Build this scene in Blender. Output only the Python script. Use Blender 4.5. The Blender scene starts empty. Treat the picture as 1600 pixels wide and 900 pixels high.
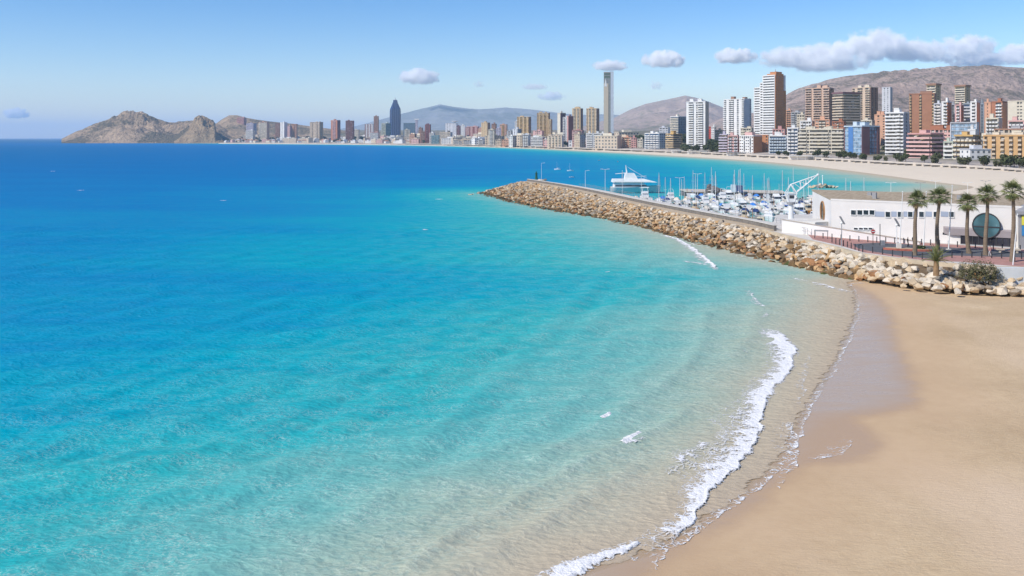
import bpy, bmesh, math, random
import numpy as np
from mathutils import Vector, Matrix
random.seed(7); RNG = np.random.default_rng(7)
R = math.radians
sc = bpy.context.scene
COL = sc.collection
# ------------------------------------------------------------------ camera
F = 1385.0; HZ = 215.5; CH = 21.0           # focal length / horizon row for a 1600 px wide picture, eye height in metres
cam_d = bpy.data.cameras.new('camera'); cam = bpy.data.objects.new('camera', cam_d); COL.objects.link(cam)
cam.location = (0, 0, CH); cam.rotation_euler = (R(90), 0, 0)
cam_d.sensor_width = 36; cam_d.lens = 36*F/1600
cam_d.shift_y = -(450-HZ)/1600
cam_d.clip_start = 0.5; cam_d.clip_end = 120000
sc.camera = cam
# ------------------------------------------------------------------ light
SUN_EL, SUN_AZ = R(44), math.atan2(-0.87, -0.49)    # azimuth measured from +Y towards +X (left, a little behind the eye)
sv = Vector((math.sin(SUN_AZ)*math.cos(SUN_EL), math.cos(SUN_AZ)*math.cos(SUN_EL), math.sin(SUN_EL)))
world = bpy.data.worlds.new('World'); sc.world = world; world.use_nodes = True
wn, wl = world.node_tree.nodes, world.node_tree.links
wn.clear()
sky = wn.new('ShaderNodeTexSky'); sky.sky_type = 'NISHITA'; sky.sun_disc = False
sky.sun_elevation = SUN_EL; sky.sun_rotation = SUN_AZ
sky.altitude = 0; sky.air_density = 1.0; sky.dust_density = 0.12; sky.ozone_density = 3.2
hs = wn.new('ShaderNodeHueSaturation'); hs.inputs['Saturation'].default_value = 1.25; hs.inputs['Hue'].default_value = .499
bg = wn.new('ShaderNodeBackground'); bg.inputs['Strength'].default_value = 0.086
wo = wn.new('ShaderNodeOutputWorld')
gm = wn.new('ShaderNodeGamma'); gm.inputs[1].default_value = 1.28
wl.new(sky.outputs[0], gm.inputs[0]); wl.new(gm.outputs[0], hs.inputs['Color']); mu = wn.new('ShaderNodeMix'); mu.data_type = 'RGBA'; mu.blend_type = 'MULTIPLY'; mu.inputs[0].default_value = 1.0; mu.inputs[7].default_value = (1.06, .965, 1.05, 1)
wl.new(hs.outputs[0], mu.inputs[6]); wl.new(mu.outputs[2], bg.inputs[0]); wl.new(bg.outputs[0], wo.inputs[0])
sun_d = bpy.data.lights.new('sun', 'SUN'); sun_d.energy = 4.9; sun_d.angle = R(0.5); sun_d.color = (1.0, 0.94, 0.84)
sun = bpy.data.objects.new('sun', sun_d); COL.objects.link(sun)
sun.rotation_euler = (-sv).to_track_quat('-Z', 'Y').to_euler(); sun.location = (-100, -60, 200)
vs = sc.view_settings
vs.view_transform = 'Standard'; vs.look = 'None'; vs.gamma = 1; vs.use_curve_mapping = False; vs.exposure = 0.0
sc.cycles.use_denoising = True
try: sc.cycles.denoiser = 'OPENIMAGEDENOISE'
except Exception: pass
sc.cycles.max_bounces = 24; sc.cycles.diffuse_bounces = 3; sc.cycles.glossy_bounces = 3; sc.cycles.transparent_max_bounces = 12; sc.cycles.volume_bounces = 24
sc.cycles.volume_step_rate = 1.0; sc.cycles.volume_max_steps = 128
sc.cycles.caustics_reflective = False; sc.cycles.caustics_refractive = False
# ------------------------------------------------------------------ numpy noise
def _hash(ix, iy, seed):
    n = (ix.astype(np.int64)*374761393 + iy.astype(np.int64)*668265263 + seed*974711) & 0x7fffffff
    n = ((n ^ (n >> 13))*1274126177) & 0x7fffffff
    return ((n ^ (n >> 16)) & 0xffff)/65535.0
def vnoise(x, y, seed=0):
    x = np.asarray(x, float); y = np.asarray(y, float)
    ix, iy = np.floor(x), np.floor(y); fx, fy = x-ix, y-iy
    fx = fx*fx*(3-2*fx); fy = fy*fy*(3-2*fy)
    a, b = _hash(ix, iy, seed), _hash(ix+1, iy, seed); c, d = _hash(ix, iy+1, seed), _hash(ix+1, iy+1, seed)
    return (a*(1-fx)+b*fx)*(1-fy) + (c*(1-fx)+d*fx)*fy
def fbm(x, y, o=5, seed=0, gain=.5):
    s, a, t = 0, 1, 0
    for k in range(o):
        s = s + a*(vnoise(x*2**k+17.3*k, y*2**k+5.1*k, seed+k)-.5); t += a; a *= gain
    return s/t*2
def ridged(x, y, o=5, seed=0):
    s, a, t = 0, 1, 0
    for k in range(o):
        s = s + a*(1-np.abs(2*vnoise(x*2**k+9.7*k, y*2**k+3.3*k, seed+k)-1)); t += a; a *= .5
    return s/t
def sstep(a, b, x):
    t = np.clip((x-a)/(b-a), 0, 1); return t*t*(3-2*t)
def pdist(X, Y, pl):
    best = np.full(np.shape(X), 1e12)
    for (ax, ay), (bx_, by_) in zip(pl[:-1], pl[1:]):
        dx, dy = bx_-ax, by_-ay; L = dx*dx+dy*dy+1e-9
        t = np.clip(((X-ax)*dx+(Y-ay)*dy)/L, 0, 1)
        best = np.minimum(best, (X-ax-t*dx)**2+(Y-ay-t*dy)**2)
    return np.sqrt(best)
def inside(X, Y, poly):
    r = np.zeros(np.shape(X), bool); n = len(poly)
    for i in range(n):
        (ax, ay), (bx_, by_) = poly[i], poly[(i+1) % n]
        if ay == by_: continue
        c = ((ay > Y) != (by_ > Y)) & (X < (bx_-ax)*(Y-ay)/(by_-ay)+ax)
        r ^= c
    return r
def P(px, py, z=0.0):                        # the point of the level z that the survey picture shows at px, py
    Y = (CH-z)*F/(py-HZ); return ((px-800)/F*Y, Y)
def smooth_pl(pl, n=3):
    for _ in range(n):
        q = [pl[0]]
        for a, b in zip(pl[:-1], pl[1:]):
            q.append((a[0]*.75+b[0]*.25, a[1]*.75+b[1]*.25)); q.append((a[0]*.25+b[0]*.75, a[1]*.25+b[1]*.75))
        q.append(pl[-1]); pl = q
    return pl
# ------------------------------------------------------------------ materials
class NT:
    def __init__(s, name):
        s.m = bpy.data.materials.new(name); s.m.use_nodes = True
        s.n, s.l = s.m.node_tree.nodes, s.m.node_tree.links; s.n.clear()
        s.out = s.n.new('ShaderNodeOutputMaterial')
    def node(s, t, **kw):
        nd = s.n.new(t)
        for k, v in kw.items(): setattr(nd, k, v)
        return nd
    def set(s, sock, v):
        if hasattr(v, 'is_output') or isinstance(v, bpy.types.NodeSocket): s.l.new(v, sock)
        else: sock.default_value = v
    def math(s, op, a, b=0.0, c=None, clamp=False):
        nd = s.node('ShaderNodeMath', operation=op, use_clamp=clamp); s.set(nd.inputs[0], a); s.set(nd.inputs[1], b)
        if c is not None: s.set(nd.inputs[2], c)
        return nd.outputs[0]
    def mr(s, v, a, b, c=0.0, d=1.0, smooth=False):
        nd = s.node('ShaderNodeMapRange'); nd.clamp = True
        if smooth: nd.interpolation_type = 'SMOOTHSTEP'
        s.set(nd.inputs[0], v)
        for i, q in enumerate((a, b, c, d)): s.set(nd.inputs[1+i], q)
        return nd.outputs[0]
    def mix(s, f, a, b):
        nd = s.node('ShaderNodeMix', data_type='RGBA'); s.set(nd.inputs[0], f)
        s.set(nd.inputs[6], a if not isinstance(a, tuple) else (*a[:3], 1)); s.set(nd.inputs[7], b if not isinstance(b, tuple) else (*b[:3], 1))
        return nd.outputs[2]
    def coord(s, scale=(1, 1, 1), rot=(0, 0, 0), kind='Object'):
        tc = s.node('ShaderNodeTexCoord'); mp = s.node('ShaderNodeMapping')
        mp.inputs['Scale'].default_value = scale; mp.inputs['Rotation'].default_value = rot
        s.l.new(tc.outputs[kind], mp.inputs[0]); return mp.outputs[0]
    def noise(s, vec, scale, detail=4, rough=.55, dist=0.0, dim='3D'):
        nd = s.node('ShaderNodeTexNoise'); s.l.new(vec, nd.inputs['Vector']); nd.noise_dimensions = dim
        nd.inputs['Scale'].default_value = scale; nd.inputs['Detail'].default_value = detail
        nd.inputs['Roughness'].default_value = rough; nd.inputs['Distortion'].default_value = dist
        return nd.outputs[0]
    def attr(s, name):
        nd = s.node('ShaderNodeAttribute'); nd.attribute_name = name; return nd.outputs['Fac']
    def ramp(s, f, stops):
        nd = s.node('ShaderNodeValToRGB'); e = nd.color_ramp.elements
        while len(e) < len(stops): e.new(.5)
        for el, (p, c) in zip(e, stops): el.position = p; el.color = (*c, 1)
        s.set(nd.inputs[0], f); return nd.outputs[0]
    def bump(s, h, strength=1, dist=.1, normal=None):
        nd = s.node('ShaderNodeBump'); nd.inputs['Strength'].default_value = strength; nd.inputs['Distance'].default_value = dist
        s.l.new(h, nd.inputs['Height'])
        if normal is not None: s.l.new(normal, nd.inputs['Normal'])
        return nd.outputs[0]
    def bsdf(s, color, rough=.7, spec=.3, normal=None, metal=0.0, alpha=None):
        nd = s.node('ShaderNodeBsdfPrincipled')
        s.set(nd.inputs['Base Color'], color if not isinstance(color, tuple) else (*color[:3], 1))
        s.set(nd.inputs['Roughness'], rough); s.set(nd.inputs['Specular IOR Level'], spec); s.set(nd.inputs['Metallic'], metal)
        if normal is not None: s.l.new(normal, nd.inputs['Normal'])
        if alpha is not None: s.set(nd.inputs['Alpha'], alpha)
        return nd.outputs[0]
    def done(s, sh): s.l.new(sh, s.out.inputs[0]); return s.m
_M = {}
def paint(c, rough=.75, var=.12, scale=.35, spec=.3, metal=0.0):
    """a plain coat with a little weathering"""
    key = (tuple(round(v, 3) for v in c), rough, var, scale, spec, metal)
    if key in _M: return _M[key]
    t = NT('coat'); v = t.coord()
    n = t.noise(v, scale, 5, .6)
    f = t.mr(n, .3, .7)
    col = t.mix(f, tuple(x*(1-var) for x in c), tuple(min(1, x*(1+var*.6)) for x in c))
    _M[key] = t.done(t.bsdf(col, rough, spec, metal=metal)); return _M[key]
def glassy(c, rough=.08):
    key = ('g', tuple(c), rough)
    if key in _M: return _M[key]
    t = NT('window_glass'); v = t.coord()
    n = t.noise(v, .3, 2, .5)
    col = t.mix(t.mr(n, .35, .65), tuple(x*.6 for x in c), tuple(x*1.5 for x in c))
    _M[key] = t.done(t.bsdf(col, rough, .5)); return _M[key]
# ------------------------------------------------------------------ mesh helpers
class MB:
    def __init__(s): s.v = []; s.f = []; s.mi = []; s.cur = 0
    def add(s, vs_, fs):
        o = len(s.v); s.v.extend([tuple(p) for p in vs_]); s.f.extend([tuple(i+o for i in f) for f in fs]); s.mi.extend([s.cur]*len(fs)); return s
    def box(s, x0, x1, y0, y1, z0, z1, M=None):
        vs_ = [(x, y, z) for z in (z0, z1) for (x, y) in ((x0, y0), (x1, y0), (x1, y1), (x0, y1))]
        if M is not None: vs_ = [M @ Vector(p) for p in vs_]
        return s.add(vs_, [(3, 2, 1, 0), (4, 5, 6, 7), (0, 1, 5, 4), (1, 2, 6, 5), (2, 3, 7, 6), (3, 0, 4, 7)])
    def tube(s, pts, rad, n=6, cap=True):
        pts = [Vector(p) for p in pts]; rads = rad if isinstance(rad, (list, tuple)) else [rad]*len(pts)
        rings = []; o = len(s.v)
        for i, p in enumerate(pts):
            d = (pts[min(i+1, len(pts)-1)]-pts[max(i-1, 0)]).normalized()
            a = d.cross(Vector((0, 0, 1)) if abs(d.z) < .95 else Vector((1, 0, 0))).normalized(); b = d.cross(a)
            for k in range(n):
                t = 2*math.pi*k/n; s.v.append(tuple(p+(a*math.cos(t)+b*math.sin(t))*rads[i]))
        fs = []
        for i in range(len(pts)-1):
            for k in range(n):
                fs.append((o+i*n+k, o+i*n+(k+1) % n, o+(i+1)*n+(k+1) % n, o+(i+1)*n+k))
        if cap: fs.append(tuple(o+k for k in range(n))[::-1]); fs.append(tuple(o+(len(pts)-1)*n+k for k in range(n)))
        s.f.extend(fs); s.mi.extend([s.cur]*len(fs)); return s
    def prism(s, poly, z0, z1):
        n = len(poly); o = len(s.v)
        s.v.extend([(x, y, z0) for x, y in poly]+[(x, y, z1) for x, y in poly])
        fs = [tuple(o+i for i in range(n))[::-1], tuple(o+n+i for i in range(n))]+[(o+i, o+(i+1) % n, o+n+(i+1) % n, o+n+i) for i in range(n)]
        s.f.extend(fs); s.mi.extend([s.cur]*len(fs)); return s
    def sphere(s, c, r, n=8, m=6):
        rx, ry, rz = r if isinstance(r, tuple) else (r, r, r); o = len(s.v)
        s.v.append((c[0], c[1], c[2]-rz))
        for i in range(1, m):
            a = -math.pi/2+math.pi*i/m
            for k in range(n):
                t = 2*math.pi*k/n; s.v.append((c[0]+rx*math.cos(a)*math.cos(t), c[1]+ry*math.cos(a)*math.sin(t), c[2]+rz*math.sin(a)))
        s.v.append((c[0], c[1], c[2]+rz)); fs = []
        for k in range(n): fs.append((o, o+1+(k+1) % n, o+1+k)); fs.append((o+1+(m-2)*n+k, o+1+(m-2)*n+(k+1) % n, o+1+(m-1)*n))
        for i in range(m-2):
            for k in range(n): fs.append((o+1+i*n+k, o+1+i*n+(k+1) % n, o+1+(i+1)*n+(k+1) % n, o+1+(i+1)*n+k))
        s.f.extend(fs); s.mi.extend([s.cur]*len(fs)); return s
    def mesh(s, name, mats, smooth=False):
        me = bpy.data.meshes.new(name); me.from_pydata(s.v, [], s.f)
        for m in (mats if isinstance(mats, (list, tuple)) else [mats]): me.materials.append(m)
        if any(s.mi): me.polygons.foreach_set('material_index', s.mi)
        if smooth: me.polygons.foreach_set('use_smooth', [True]*len(me.polygons))
        me.update(); return me
    def build(s, name, mats, parent=None, smooth=False, stuff=False, loc=None):
        return link(name, s.mesh(name, mats, smooth), parent, stuff, loc)
def link(name, me, parent=None, stuff=False, loc=None):
    o = bpy.data.objects.new(name, me); COL.objects.link(o)
    if parent is not None: o.parent = parent
    if stuff: o['kind'] = 'stuff'
    if loc is not None: o.location = loc
    return o
def tag(o, label=None, cat=None, group=None, kind=None):
    if label: o['label'] = label
    if cat: o['category'] = cat
    if group: o['group'] = group
    if kind: o['kind'] = kind
    return o
def thing(name, label, cat, loc=(0, 0, 0), rz=0.0, group=None):
    o = bpy.data.objects.new(name, None); COL.objects.link(o); o.empty_display_size = .5
    o.location = loc; o.rotation_euler = (0, 0, rz); return tag(o, label, cat, group)
def dup(root, loc, rz=0.0, label=None, group=None, scale=None):
    r = root.copy(); COL.objects.link(r); r.location = loc; r.rotation_euler = (0, 0, rz)
    if scale is not None: r.scale = (scale,)*3 if not isinstance(scale, tuple) else scale
    if label: r['label'] = label
    if group: r['group'] = group
    for ch in list(root.children):
        c = ch.copy(); COL.objects.link(c); c.parent = r
        for g in ch.children:
            d = g.copy(); COL.objects.link(d); d.parent = c
    return r
def grid_mesh(name, X, Y, Z, mats, attrs=None, smooth=True, keep=None):
    """a height sheet from 2-D arrays"""
    r, c = X.shape
    co = np.stack([X, Y, Z], -1).reshape(-1, 3)
    i = np.arange(r*c).reshape(r, c)
    q = np.stack([i[:-1, :-1], i[:-1, 1:], i[1:, 1:], i[1:, :-1]], -1).reshape(-1, 4)
    if keep is not None: q = q[keep[:-1, :-1].reshape(-1) | keep[1:, 1:].reshape(-1)]
    used = np.unique(q); rem = np.full(r*c, -1); rem[used] = np.arange(len(used)); q = rem[q]; co = co[used]
    me = bpy.data.meshes.new(name); me.vertices.add(len(co)); me.vertices.foreach_set('co', co.astype(np.float32).ravel())
    me.loops.add(q.size); me.loops.foreach_set('vertex_index', q.astype(np.int32).ravel())
    me.polygons.add(len(q)); me.polygons.foreach_set('loop_start', np.arange(0, q.size, 4, dtype=np.int32)); me.polygons.foreach_set('loop_total', np.full(len(q), 4, np.int32))
    if smooth: me.polygons.foreach_set('use_smooth', np.ones(len(q), bool))
    for m in (mats if isinstance(mats, (list, tuple)) else [mats]): me.materials.append(m)
    for k, a in (attrs or {}).items():
        at = me.attributes.new(k, 'FLOAT', 'POINT'); at.data.foreach_set('value', a.reshape(-1)[used].astype(np.float32))
    me.update(); me.validate(); return me
# ================================================================== THE SETTING
# ---- shorelines (world metres)
near_shore = smooth_pl([(-6, -20), (-3, 10), (-1, 28), (0, 36)] + [P(*q) for q in ((900, 905), (960, 884), (1020, 868), (1070, 845), (1110, 815), (1160, 780), (1200, 750), (1232, 715), (1248, 680), (1264, 640), (1290, 600), (1315, 560), (1332, 520), (1345, 482), (1338, 452), (1325, 441))] + [(52, 130), (60, 122)], 2)
near_land = near_shore + [(300, 122), (300, -60), (-6, -60)]
coast = [P(*q) for q in ((345, 224.5), (420, 225), (500, 225.5), (640, 227), (760, 229.5), (860, 233), (900, 235), (1000, 240), (1100, 246), (1200, 252.5), (1300, 263), (1400, 276), (1470, 285.5), (1535, 292), (1490, 299), (1440, 306))] + [(126, 292), (112, 285), (104, 240), (100, 214)]
coast = smooth_pl(coast, 2)
coast_land = [(-1600, 9000), (-1300, 3900)] + coast + [(100, 100), (3000, 100), (3000, 9000)]
prom = smooth_pl([P(x, y, 3.0) for x, y in ((345, 222.9), (500, 223.6), (640, 225), (760, 227), (860, 230), (900, 231.5), (1000, 235), (1100, 239), (1200, 244), (1300, 249), (1400, 255), (1500, 260), (1600, 266), (1800, 285), (2000, 300))] + [(3000, 250)], 1)
prom_land = [(-1600, 9000), (-1300, 3900)] + prom + [(3000, 9000)]
ST = [((1600, 456), (1600, 421)), ((1480, 451), (1480, 413)), ((1400, 441), (1400, 405)), ((1325, 436), (1340, 397)), ((1290, 428), (1300, 385)), ((1230, 415), (1230, 370)), ((1110, 388), (1170, 353)), ((1010, 358), (1100, 340)), ((940, 342), (1000, 320)), ((860, 330), (900, 297)), ((800, 318), (850, 288)), ((745, 302), (815, 283))]
FOOT = [P(*a, 1.0 if i < 3 else 0.0) for i, (a, b) in enumerate(ST)]; CREST = [P(*b, 3.3) for a, b in ST]
FOOT = [(110, 108)] + FOOT; CREST = [(115, 115.5)] + CREST
def lerp_pl(pl, n):
    a = np.array(smooth_pl(pl, 2)); L = np.concatenate([[0], np.cumsum(np.hypot(*np.diff(a, axis=0).T))]); t = np.linspace(0, L[-1], n)
    return np.stack([np.interp(t, L, a[:, 0]), np.interp(t, L, a[:, 1])], -1)
def ground_z(X, Y):
    X = np.asarray(X, float); Y = np.asarray(Y, float)
    dp = np.where(inside(X, Y, prom_land), pdist(X, Y, prom), 0)
    return 3.0+np.minimum(.045*dp, 30+.012*dp)+np.minimum(dp/60, 5)*fbm(X/140, Y/140, 4, 3)
def gz(x, y): return float(ground_z(np.array([x]), np.array([y]))[0])
# ---- sea
def water_material():
    t = NT('sea_water'); d = t.attr('depth')
    big = t.noise(t.coord((.012, .03, .02), (0, 0, R(40))), 1.0, 4, .55, 0, '2D')
    mid = t.noise(t.coord((.05, .22, .1), (0, 0, R(-40))), 1.0, 4, .6, 0, '2D')
    dd = t.math('MULTIPLY', d, t.mr(big, .3, .7, .82, 1.2))
    dd = t.math('MULTIPLY', dd, t.mr(mid, .3, .7, .92, 1.09))
    f = t.math('DIVIDE', dd, t.math('ADD', dd, 60.0))
    col = t.ramp(f, [(0.0, (.47, .375, .27)), (.045, (.50, .43, .31)), (.085, (.47, .445, .33)), (.14, (.37, .46, .36)), (.22, (.18, .45, .40)), (.34, (.025, .40, .41)), (.45, (.0, .335, .425)), (.59, (.0, .245, .435)), (.71, (.0, .18, .42)), (.83, (.0, .15, .39)), (.94, (.0, .13, .32)), (1.0, (.0, .105, .25))])
    v1 = t.coord((1, 1.9, 1), (0, 0, R(-38)))
    n1 = t.noise(v1, .42, 5, .62, .3, '2D')
    v2 = t.coord((1.0, 1.5, 1), (0, 0, R(-25)))
    n2 = t.noise(v2, 2.1, 4, .6, .6, '2D')
    nd = t.node('ShaderNodeTexVoronoi', feature='F1'); nd.voronoi_dimensions = '2D'; nd.inputs['Scale'].default_value = 1.5
    ws = t.node('ShaderNodeVectorMath', operation='ADD'); nz = t.node('ShaderNodeTexNoise'); nz.inputs['Scale'].default_value = .8; t.l.new(v2, nz.inputs['Vector'])
    t.l.new(v2, ws.inputs[0]); t.l.new(nz.outputs['Color'], ws.inputs[1]); t.l.new(ws.outputs[0], nd.inputs['Vector'])
    h = t.math('ADD', t.math('MULTIPLY', n1, 1.0), t.math('ADD', t.math('MULTIPLY', n2, .16), t.math('MULTIPLY', nd.outputs['Distance'], .26)))
    nrm = t.bump(h, .38, .55); nrg = t.bump(h, 1.0, .7)
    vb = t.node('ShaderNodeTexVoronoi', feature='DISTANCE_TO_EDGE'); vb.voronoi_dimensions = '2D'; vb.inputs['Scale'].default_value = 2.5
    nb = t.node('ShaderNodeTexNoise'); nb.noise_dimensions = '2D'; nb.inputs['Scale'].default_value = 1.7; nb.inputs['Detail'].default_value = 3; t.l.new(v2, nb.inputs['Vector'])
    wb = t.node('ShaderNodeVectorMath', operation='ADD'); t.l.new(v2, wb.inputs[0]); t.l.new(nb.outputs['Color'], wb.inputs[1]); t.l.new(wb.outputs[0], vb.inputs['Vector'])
    caustic_net = t.math('MULTIPLY', t.mr(vb.outputs['Distance'], .0, .16, 1, 0), t.mr(t.noise(v2, .35, 3, .5, 0, '2D'), .35, .65))   # bright net of refracted sunlight, painted into the shallow water's colour
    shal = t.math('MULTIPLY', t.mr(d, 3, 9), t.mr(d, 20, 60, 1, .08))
    col = t.mix(t.math('MULTIPLY', t.math('MULTIPLY', caustic_net, shal), .42), col, (.62, .70, .60))
    col = t.mix(t.math('MULTIPLY', t.mr(n2, .55, .35), t.math('MULTIPLY', shal, .30)), col, (.08, .26, .27))
    body = t.node('ShaderNodeBsdfDiffuse'); t.l.new(col, body.inputs[0]); t.l.new(nrm, body.inputs['Normal'])
    clear = t.node('ShaderNodeBsdfTransparent'); t.l.new(t.mix(t.mr(d, 0, 14), (.97, .97, .95), (.85, .94, .90)), clear.inputs[0])
    m1 = t.node('ShaderNodeMixShader'); t.l.new(t.mr(t.math('ADD', t.attr('shoal'), t.mr(n1, .3, .7, -.5, .5)), .42, .58, .0, 1.0), m1.inputs[0]); t.l.new(clear.outputs[0], m1.inputs[1]); t.l.new(body.outputs[0], m1.inputs[2])
    gl = t.node('ShaderNodeBsdfGlossy'); gl.inputs['Roughness'].default_value = .12; t.l.new(nrg, gl.inputs['Normal'])
    fr = t.node('ShaderNodeFresnel'); fr.inputs['IOR'].default_value = 1.33; t.l.new(nrg, fr.inputs['Normal'])
    m2 = t.node('ShaderNodeMixShader'); t.l.new(t.math('MINIMUM', t.math('MULTIPLY', t.math('MULTIPLY', fr.outputs[0], .4), t.mr(t.attr('shoal'), 0, 5)), .075), m2.inputs[0])
    t.l.new(m1.outputs[0], m2.inputs[1]); t.l.new(gl.outputs[0], m2.inputs[2])
    return t.done(m2.outputs[0])
CRESTS = [smooth_pl([P(*q) for q in pl], 2) for pl in (
    ((640, 885), (700, 842), (760, 808), (830, 768), (880, 738), (940, 708), (990, 688), (1040, 664), (1075, 640)),
    ((840, 716), (880, 694), (950, 655), (1000, 624), (1045, 596), (1085, 562), (1102, 522), (1100, 490)),
    ((700, 905), (790, 850), (860, 812), (920, 770), (985, 735)),
    ((1145, 560), (1165, 535), (1180, 505), (1182, 470)),
    ((560, 800), (640, 762), (720, 728), (800, 690), (860, 655), (930, 610)),
    ((300, 850), (420, 800), (520, 752), (600, 716), (680, 676)))]
def wave_height(X, Y, d, step):
    rg = np.random.default_rng(11); Z = np.zeros(np.shape(X))
    for k in range(46):
        lam = math.exp(rg.uniform(math.log(1.6), math.log(11))); ang = R(-49)+rg.normal()*R(26)
        kx, ky = math.cos(ang)*2*math.pi/lam, math.sin(ang)*2*math.pi/lam
        amp = .0055*lam*rg.uniform(.5, 1.2)
        Z += amp*np.sin(kx*X+ky*Y+rg.uniform(0, 6.28)+1.2*fbm(X/40, Y/40, 2, k))*sstep(2.2, 4.5, lam/step)
    Z *= .25+.75*sstep(2, 30, d)
    for i, pl in enumerate(CRESTS):
        q = pdist(X, Y, pl); Z += (.20, .17, .15, .13, .09, .08)[i]*np.exp(-(q/(.55+.12*i))**2)*(.6+.8*vnoise(X*.5, Y*.5, 40+i))
    return Z*sstep(0, 5, d)
def build_sea():
    ys = np.concatenate([np.geomspace(10, 26, 24)[:-1], np.geomspace(26, 210, 380)[:-1], np.geomspace(210, 2000, 130)[:-1], np.geomspace(2000, 42000, 50)])
    pxs = np.arange(-700, 2330, 7.0)
    k = (pxs-800)/F
    Y = np.repeat(ys[:, None], len(k), 1); X = Y*k[None, :]
    d = np.where(inside(X, Y, near_land), 0, pdist(X, Y, near_shore))
    shoal = d.copy(); foot = [tuple(p) for p in FOOT]
    db = pdist(X, Y, foot[4:]); u_ = sstep(170, 320, Y); d = np.minimum(d, (7+11*u_)+(.75+.5*u_)*db)
    dc = np.where(inside(X, Y, coast_land), 0, pdist(X, Y, coast))
    d = np.minimum(d, dc*.55); shoal = np.minimum(shoal, dc)
    step = np.maximum(np.gradient(ys)[:, None], Y*7/F)
    Z = wave_height(X, Y, d, step)*sstep(900, 150, Y)
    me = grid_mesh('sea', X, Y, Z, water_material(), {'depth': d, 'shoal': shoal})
    return tag(link('sea', me), 'clear turquoise sea deepening to blue', None, None, 'structure')
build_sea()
# ---- sand
def sand_material(near=True):
    t = NT('beach_sand')
    v = t.coord()
    n = t.noise(v, .09, 5, .6); n2 = t.noise(v, 1.3, 4, .65); n3 = t.noise(v, 9.0, 3, .6)
    dry = t.mix(t.mr(n, .35, .68), (.53, .385, .23), (.66, .50, .31))
    dry = t.mix(t.mr(n2, .35, .75, 0, .35), dry, (.40, .265, .15))
    dry = t.mix(t.mr(n3, .5, .8, 0, .3), dry, (.62, .48, .33))
    big = t.noise(t.coord((1, .45, 1), (0, 0, R(-35))), .05, 4, .55, 1.0)
    dry = t.mix(t.mr(big, .5, .72, 0, .6), dry, (.72, .55, .385)); dry = t.mix(t.mr(big, .46, .3, 0, .55), dry, (.49, .33, .20))
    if not near:
        h = t.math('ADD', n2, t.math('MULTIPLY', n3, .2))
        return t.done(t.bsdf(t.mix(.75, dry, (.74, .65, .52)), .9, .15, t.bump(h, .5, .3)))
    w = t.attr('wet'); fl = t.attr('film')
    wn_ = t.noise(t.coord((1, 1.6, 1), (0, 0, R(20))), .35, 5, .6)
    wd = t.math('ADD', w, t.mr(wn_, 0, 1, -1.1, 1.1))
    wet = t.mr(wd, -.8, 1.3, 0, 1, True)
    damp = t.mr(t.math('ADD', w, t.mr(n, 0, 1, -5, 5)), -9, 0, 0, .55, True)
    fd = t.math('ADD', fl, t.mr(wn_, 0, 1, -1.4, 1.4))
    film = t.mr(fd, -.8, 3.2, 0, 1, True)
    col = t.mix(damp, dry, (.53, .36, .215))
    col = t.mix(t.math('MULTIPLY', wet, .8), col, (.45, .30, .18))
    film = t.math('MULTIPLY', film, t.mr(t.noise(t.coord((.6, 2.2, 1), (0, 0, R(12))), .35, 4, .6), .3, .7, .45, 1))
    film = t.math('MULTIPLY', film, .8); col = t.mix(t.math('MULTIPLY', film, .8), col, (.51, .40, .275))
    under = t.mr(t.attr('offshore'), .3, 2.5)
    col = t.mix(under, col, t.mix(t.mr(n2, .35, .65), (.52, .415, .265), (.60, .48, .31)))
    rough = t.mr(wet, 0, 1, .92, .42)
    rough = t.math('MULTIPLY', rough, t.mr(film, 0, 1, 1, .42)); rough = t.math('MAXIMUM', rough, under)
    spec = t.math('ADD', .12, t.math('ADD', t.math('MULTIPLY', wet, .08), t.math('MULTIPLY', film, .55)))
    spk = t.math('MULTIPLY', t.mr(t.noise(v, 3.1, 3, .7), .66, .72), t.mr(n, .5, .62))
    col = t.mix(t.math('MULTIPLY', spk, .55), col, (.27, .18, .11))
    tr = t.noise(t.coord((1, 2.2, 1), (0, 0, R(30))), 2.2, 5, .7)
    dryf = t.math('SUBTRACT', 1.0, t.math('MAXIMUM', t.math('MULTIPLY', damp, 1.6, clamp=True), wet), clamp=True)
    foot = t.math('MULTIPLY', t.math('MULTIPLY', t.math('ADD', tr, t.math('MULTIPLY', n3, .25)), dryf), 1.0)
    fpv = t.node('ShaderNodeTexVoronoi', feature='F1'); fpv.voronoi_dimensions = '2D'; fpv.inputs['Scale'].default_value = 1.5; t.l.new(t.coord((1, 1.5, 1), (0, 0, R(25))), fpv.inputs['Vector'])
    dent = t.math('MULTIPLY', t.mr(fpv.outputs['Distance'], .10, .26, -1, 0), t.math('MULTIPLY', dryf, t.mr(t.noise(v, .11, 3, .5), .5, .66)))
    foot = t.math('ADD', foot, t.math('MULTIPLY', dent, .2))
    rip = t.math('MULTIPLY', t.noise(t.coord((.5, 3.2, 1), (0, 0, R(8))), .9, 3, .5), t.math('MULTIPLY', film, .16))
    nrm = t.bump(t.math('ADD', foot, rip), .5, .24)
    return t.done(t.bsdf(col, rough, spec, nrm))
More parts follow.
